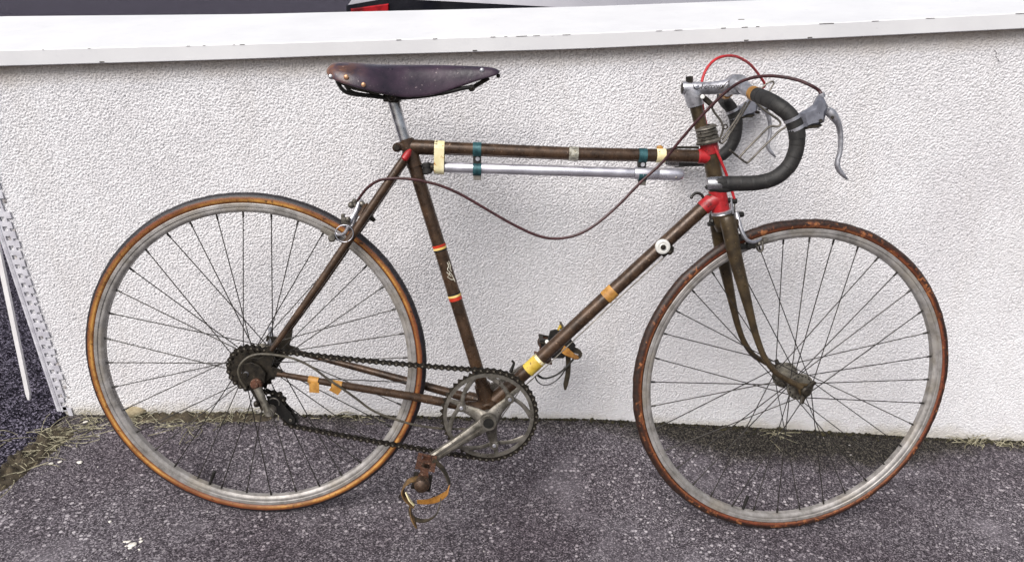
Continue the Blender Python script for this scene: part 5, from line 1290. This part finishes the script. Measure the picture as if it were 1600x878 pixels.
tuft('dry_grass_tuft', 'pale root-like weed at the wall foot inside the front wheel', 1203, 672, 13, (0.01, 0.018), 0.05, 0.2, drift=(0.05, -0.5), seed=8)
tuft('dry_grass_tuft', 'dry grass tuft at the wall foot just right of the front wheel', 1517, 692, 40, (0.03, 0.008), 0.035, 0.7, seed=9)
tuft('dry_grass_tuft', 'short dry grass at the wall foot near the right edge', 1580, 695, 30, (0.03, 0.006), 0.03, 0.7, seed=10)
def soil_patch(name, x0p, x1p, wd, hgt_, seed):
    a = G(*x0p); c = G(*x1p); L = np.linalg.norm((c - a)[:2]); u_ = (c - a)[:2] / L; n_ = np.array([-u_[1], u_[0]])
    nx_, ny_ = int(L / 0.006), int(wd / 0.005); nz = fft_noise(ny_ + 1, nx_ + 1, 1 / 6, 1 / 6, 0.7, seed); vs = []
    for j in range(ny_ + 1):
        for i in range(nx_ + 1):
            s_ = i / nx_; v_ = j / ny_ * 2 - 1; q = a[:2] + u_ * L * s_ + n_ * wd / 2 * v_
            env = (1 - v_ * v_) * min(1, 6 * s_, 6 * (1 - s_)); y_ = min(q[1], WALL_Y - 0.002)
            vs.append((q[0], y_, float(ground_z(q[0], y_)) + 0.004 * (env > 0.3) - 0.005 + hgt_ * env * (0.75 + 0.35 * nz[j, i])))
    me = bpy.data.meshes.new(name); w_ = nx_ + 1
    me.from_pydata(vs, [], [(j * w_ + i, j * w_ + i + 1, (j + 1) * w_ + i + 1, (j + 1) * w_ + i) for j in range(ny_) for i in range(nx_)])
    me.materials.append(M['soil'])
    for p_ in me.polygons: p_.use_smooth = True
    o = bpy.data.objects.new(name, me); col.objects.link(o); tag(o, kind='structure'); return o
soil_patch('soil', (108, 662), (-40, 775), 0.10, 0.016, 5)
def scatter(name, n, pick, sizes, mat, seed, flat=0.6):
    r_ = random.Random(seed); b = MB(); bm = bmesh.new(); bmesh.ops.create_icosphere(bm, subdivisions=1, radius=1.0)
    bv = [np.array(v.co) for v in bm.verts]; bf = [tuple(v.index for v in f.verts) for f in bm.faces]; bm.free()
    for _ in range(n):
        x, y = pick(r_); s_ = r_.uniform(*sizes) * (1.6 if r_.random() < 0.08 else 1); z = float(ground_z(x, y)); sy = s_ * r_.uniform(0.6, 1); ph = [r_.uniform(0.75, 1.25) for _ in bv]
        b.add([np.array([x + v[0] * s_ * k, y + v[1] * sy * k, z + s_ * flat * (0.5 + v[2] * k)]) for v, k in zip(bv, ph)], bf)
    o = b.build(name, M[mat]); tag(o, kind='stuff'); return o
def along_wall(r_):
    x = r_.uniform(-0.35, 1.95); return x, WALL_Y - 0.002 - abs(r_.gauss(0, 0.006 if x < 0.75 else 0.012))
M['moss'] = worn('dark_moss', '#1b190f', '#35301d', '#5d5739', 60, 0.95, 0, 0.5, 0.6, 160)
M['grit'] = worn('pale_grit', '#6f6a6a', '#a9a4a2', '#cfcac6', 40, 0.85, 0, 0.3, 0.55, 90)
scatter('moss', 520, along_wall, (0.0018, 0.0055), 'moss', 31, 0.7)
scatter('grit', 420, lambda r_: (r_.uniform(-0.75, 2.0), r_.uniform(-0.45, WALL_Y - 0.01)), (0.0007, 0.0017), 'grit', 32)
scatter('grit', 120, lambda r_: (r_.gauss(-0.62, 0.12), r_.gauss(0.16, 0.09)), (0.0008, 0.002), 'grit', 33)
soil_patch('soil', (196, 653), (440, 652), 0.045, 0.012, 6)
def stone(name, label, cat, px, py, size, mat, seed, group=None, sq=0.55):
    r_ = np.random.default_rng(seed); c = G(px, py); bm = bmesh.new(); bmesh.ops.create_icosphere(bm, subdivisions=2, radius=1.0)
    ph = r_.uniform(0, 6, 6)
    for v in bm.verts:
        d_ = v.co.normalized(); f_ = 1 + 0.18 * math.sin(3 * d_.x + ph[0]) * math.cos(2.4 * d_.y + ph[1]) + 0.12 * math.sin(5 * d_.z + ph[2] + 2 * d_.x) + 0.06 * math.sin(9 * d_.x + 7 * d_.y + ph[3])
        v.co = Vector((d_.x * size[0] * f_, d_.y * size[1] * f_, d_.z * size[1] * sq * f_ + size[1] * sq * 0.7))
    me = bpy.data.meshes.new(name); bm.to_mesh(me); bm.free(); me.materials.append(M[mat])
    for p_ in me.polygons: p_.use_smooth = True
    o = bpy.data.objects.new(name, me); col.objects.link(o); o.location = c; o.rotation_euler.z = float(r_.uniform(-0.4, 0.4)); tag(o, label, cat, group); return o
GP_ = 'white pebbles on the asphalt'
for i, (px, py, sx, lb) in enumerate(((25, 703, .0055, 'white pebble at the top of the small heap by the dry grass'), (37, 710, .0095, 'biggest white pebble beside the dry grass at left'), (36, 718, .0065, 'white pebble touching the underside of the biggest pebble'), (25, 723, .005, 'thin white pebble lowest in the heap by the dry grass'), (62, 712, .005, 'cream pebble at the right edge of the dry grass tangle'), (80, 725, .006, 'left of three white pebbles in a row on bare asphalt'), (94, 722, .0048, 'middle of three white pebbles in a row on bare asphalt'), (125, 723, .0068, 'right of three white pebbles in a row on bare asphalt'), (134, 660, .006, 'pale leaf-like pebble by the wall end'), (172, 815, .0036, 'lone small white pebble left of the rear tyre foot'))):
    stone('pebble', lb, 'pebble', px, py, (sx, sx * 0.75), 'pebble', 20 + i, GP_)
stone('mortar_lump', 'beige lump of mortar at the wall foot inside the rear wheel', 'mortar lump', 208, 650, (0.038, 0.016), 'mortar', 60, None, 1.0)
for i, (px, py, sx, lb) in enumerate(((195, 846, .0035, 'leftmost white crumb of the splash near the bottom edge'), (200.5, 846, .0046, 'white crumb second from left in the splash near the bottom edge'), (207, 851, .0085, 'large white crumb in the middle of the splash near the bottom edge'), (204, 855.5, .005, 'white crumb at the lower edge of the largest crumb'), (220.5, 845.5, .0042, 'right hand white crumb of the splash near the bottom edge'), (220, 841, .003, 'topmost small white crumb of the splash near the bottom edge'), (197, 852.5, .0026, 'tiny white crumb left below in the splash near the bottom edge'), (217.5, 858, .003, 'lowest small white crumb of the splash near the bottom edge'))):
    stone('plaster_crumb', lb, 'plaster crumb', px, py, (sx, sx * 0.8), 'pebble', 80 + i, 'white plaster crumbs on the asphalt', 0.25)
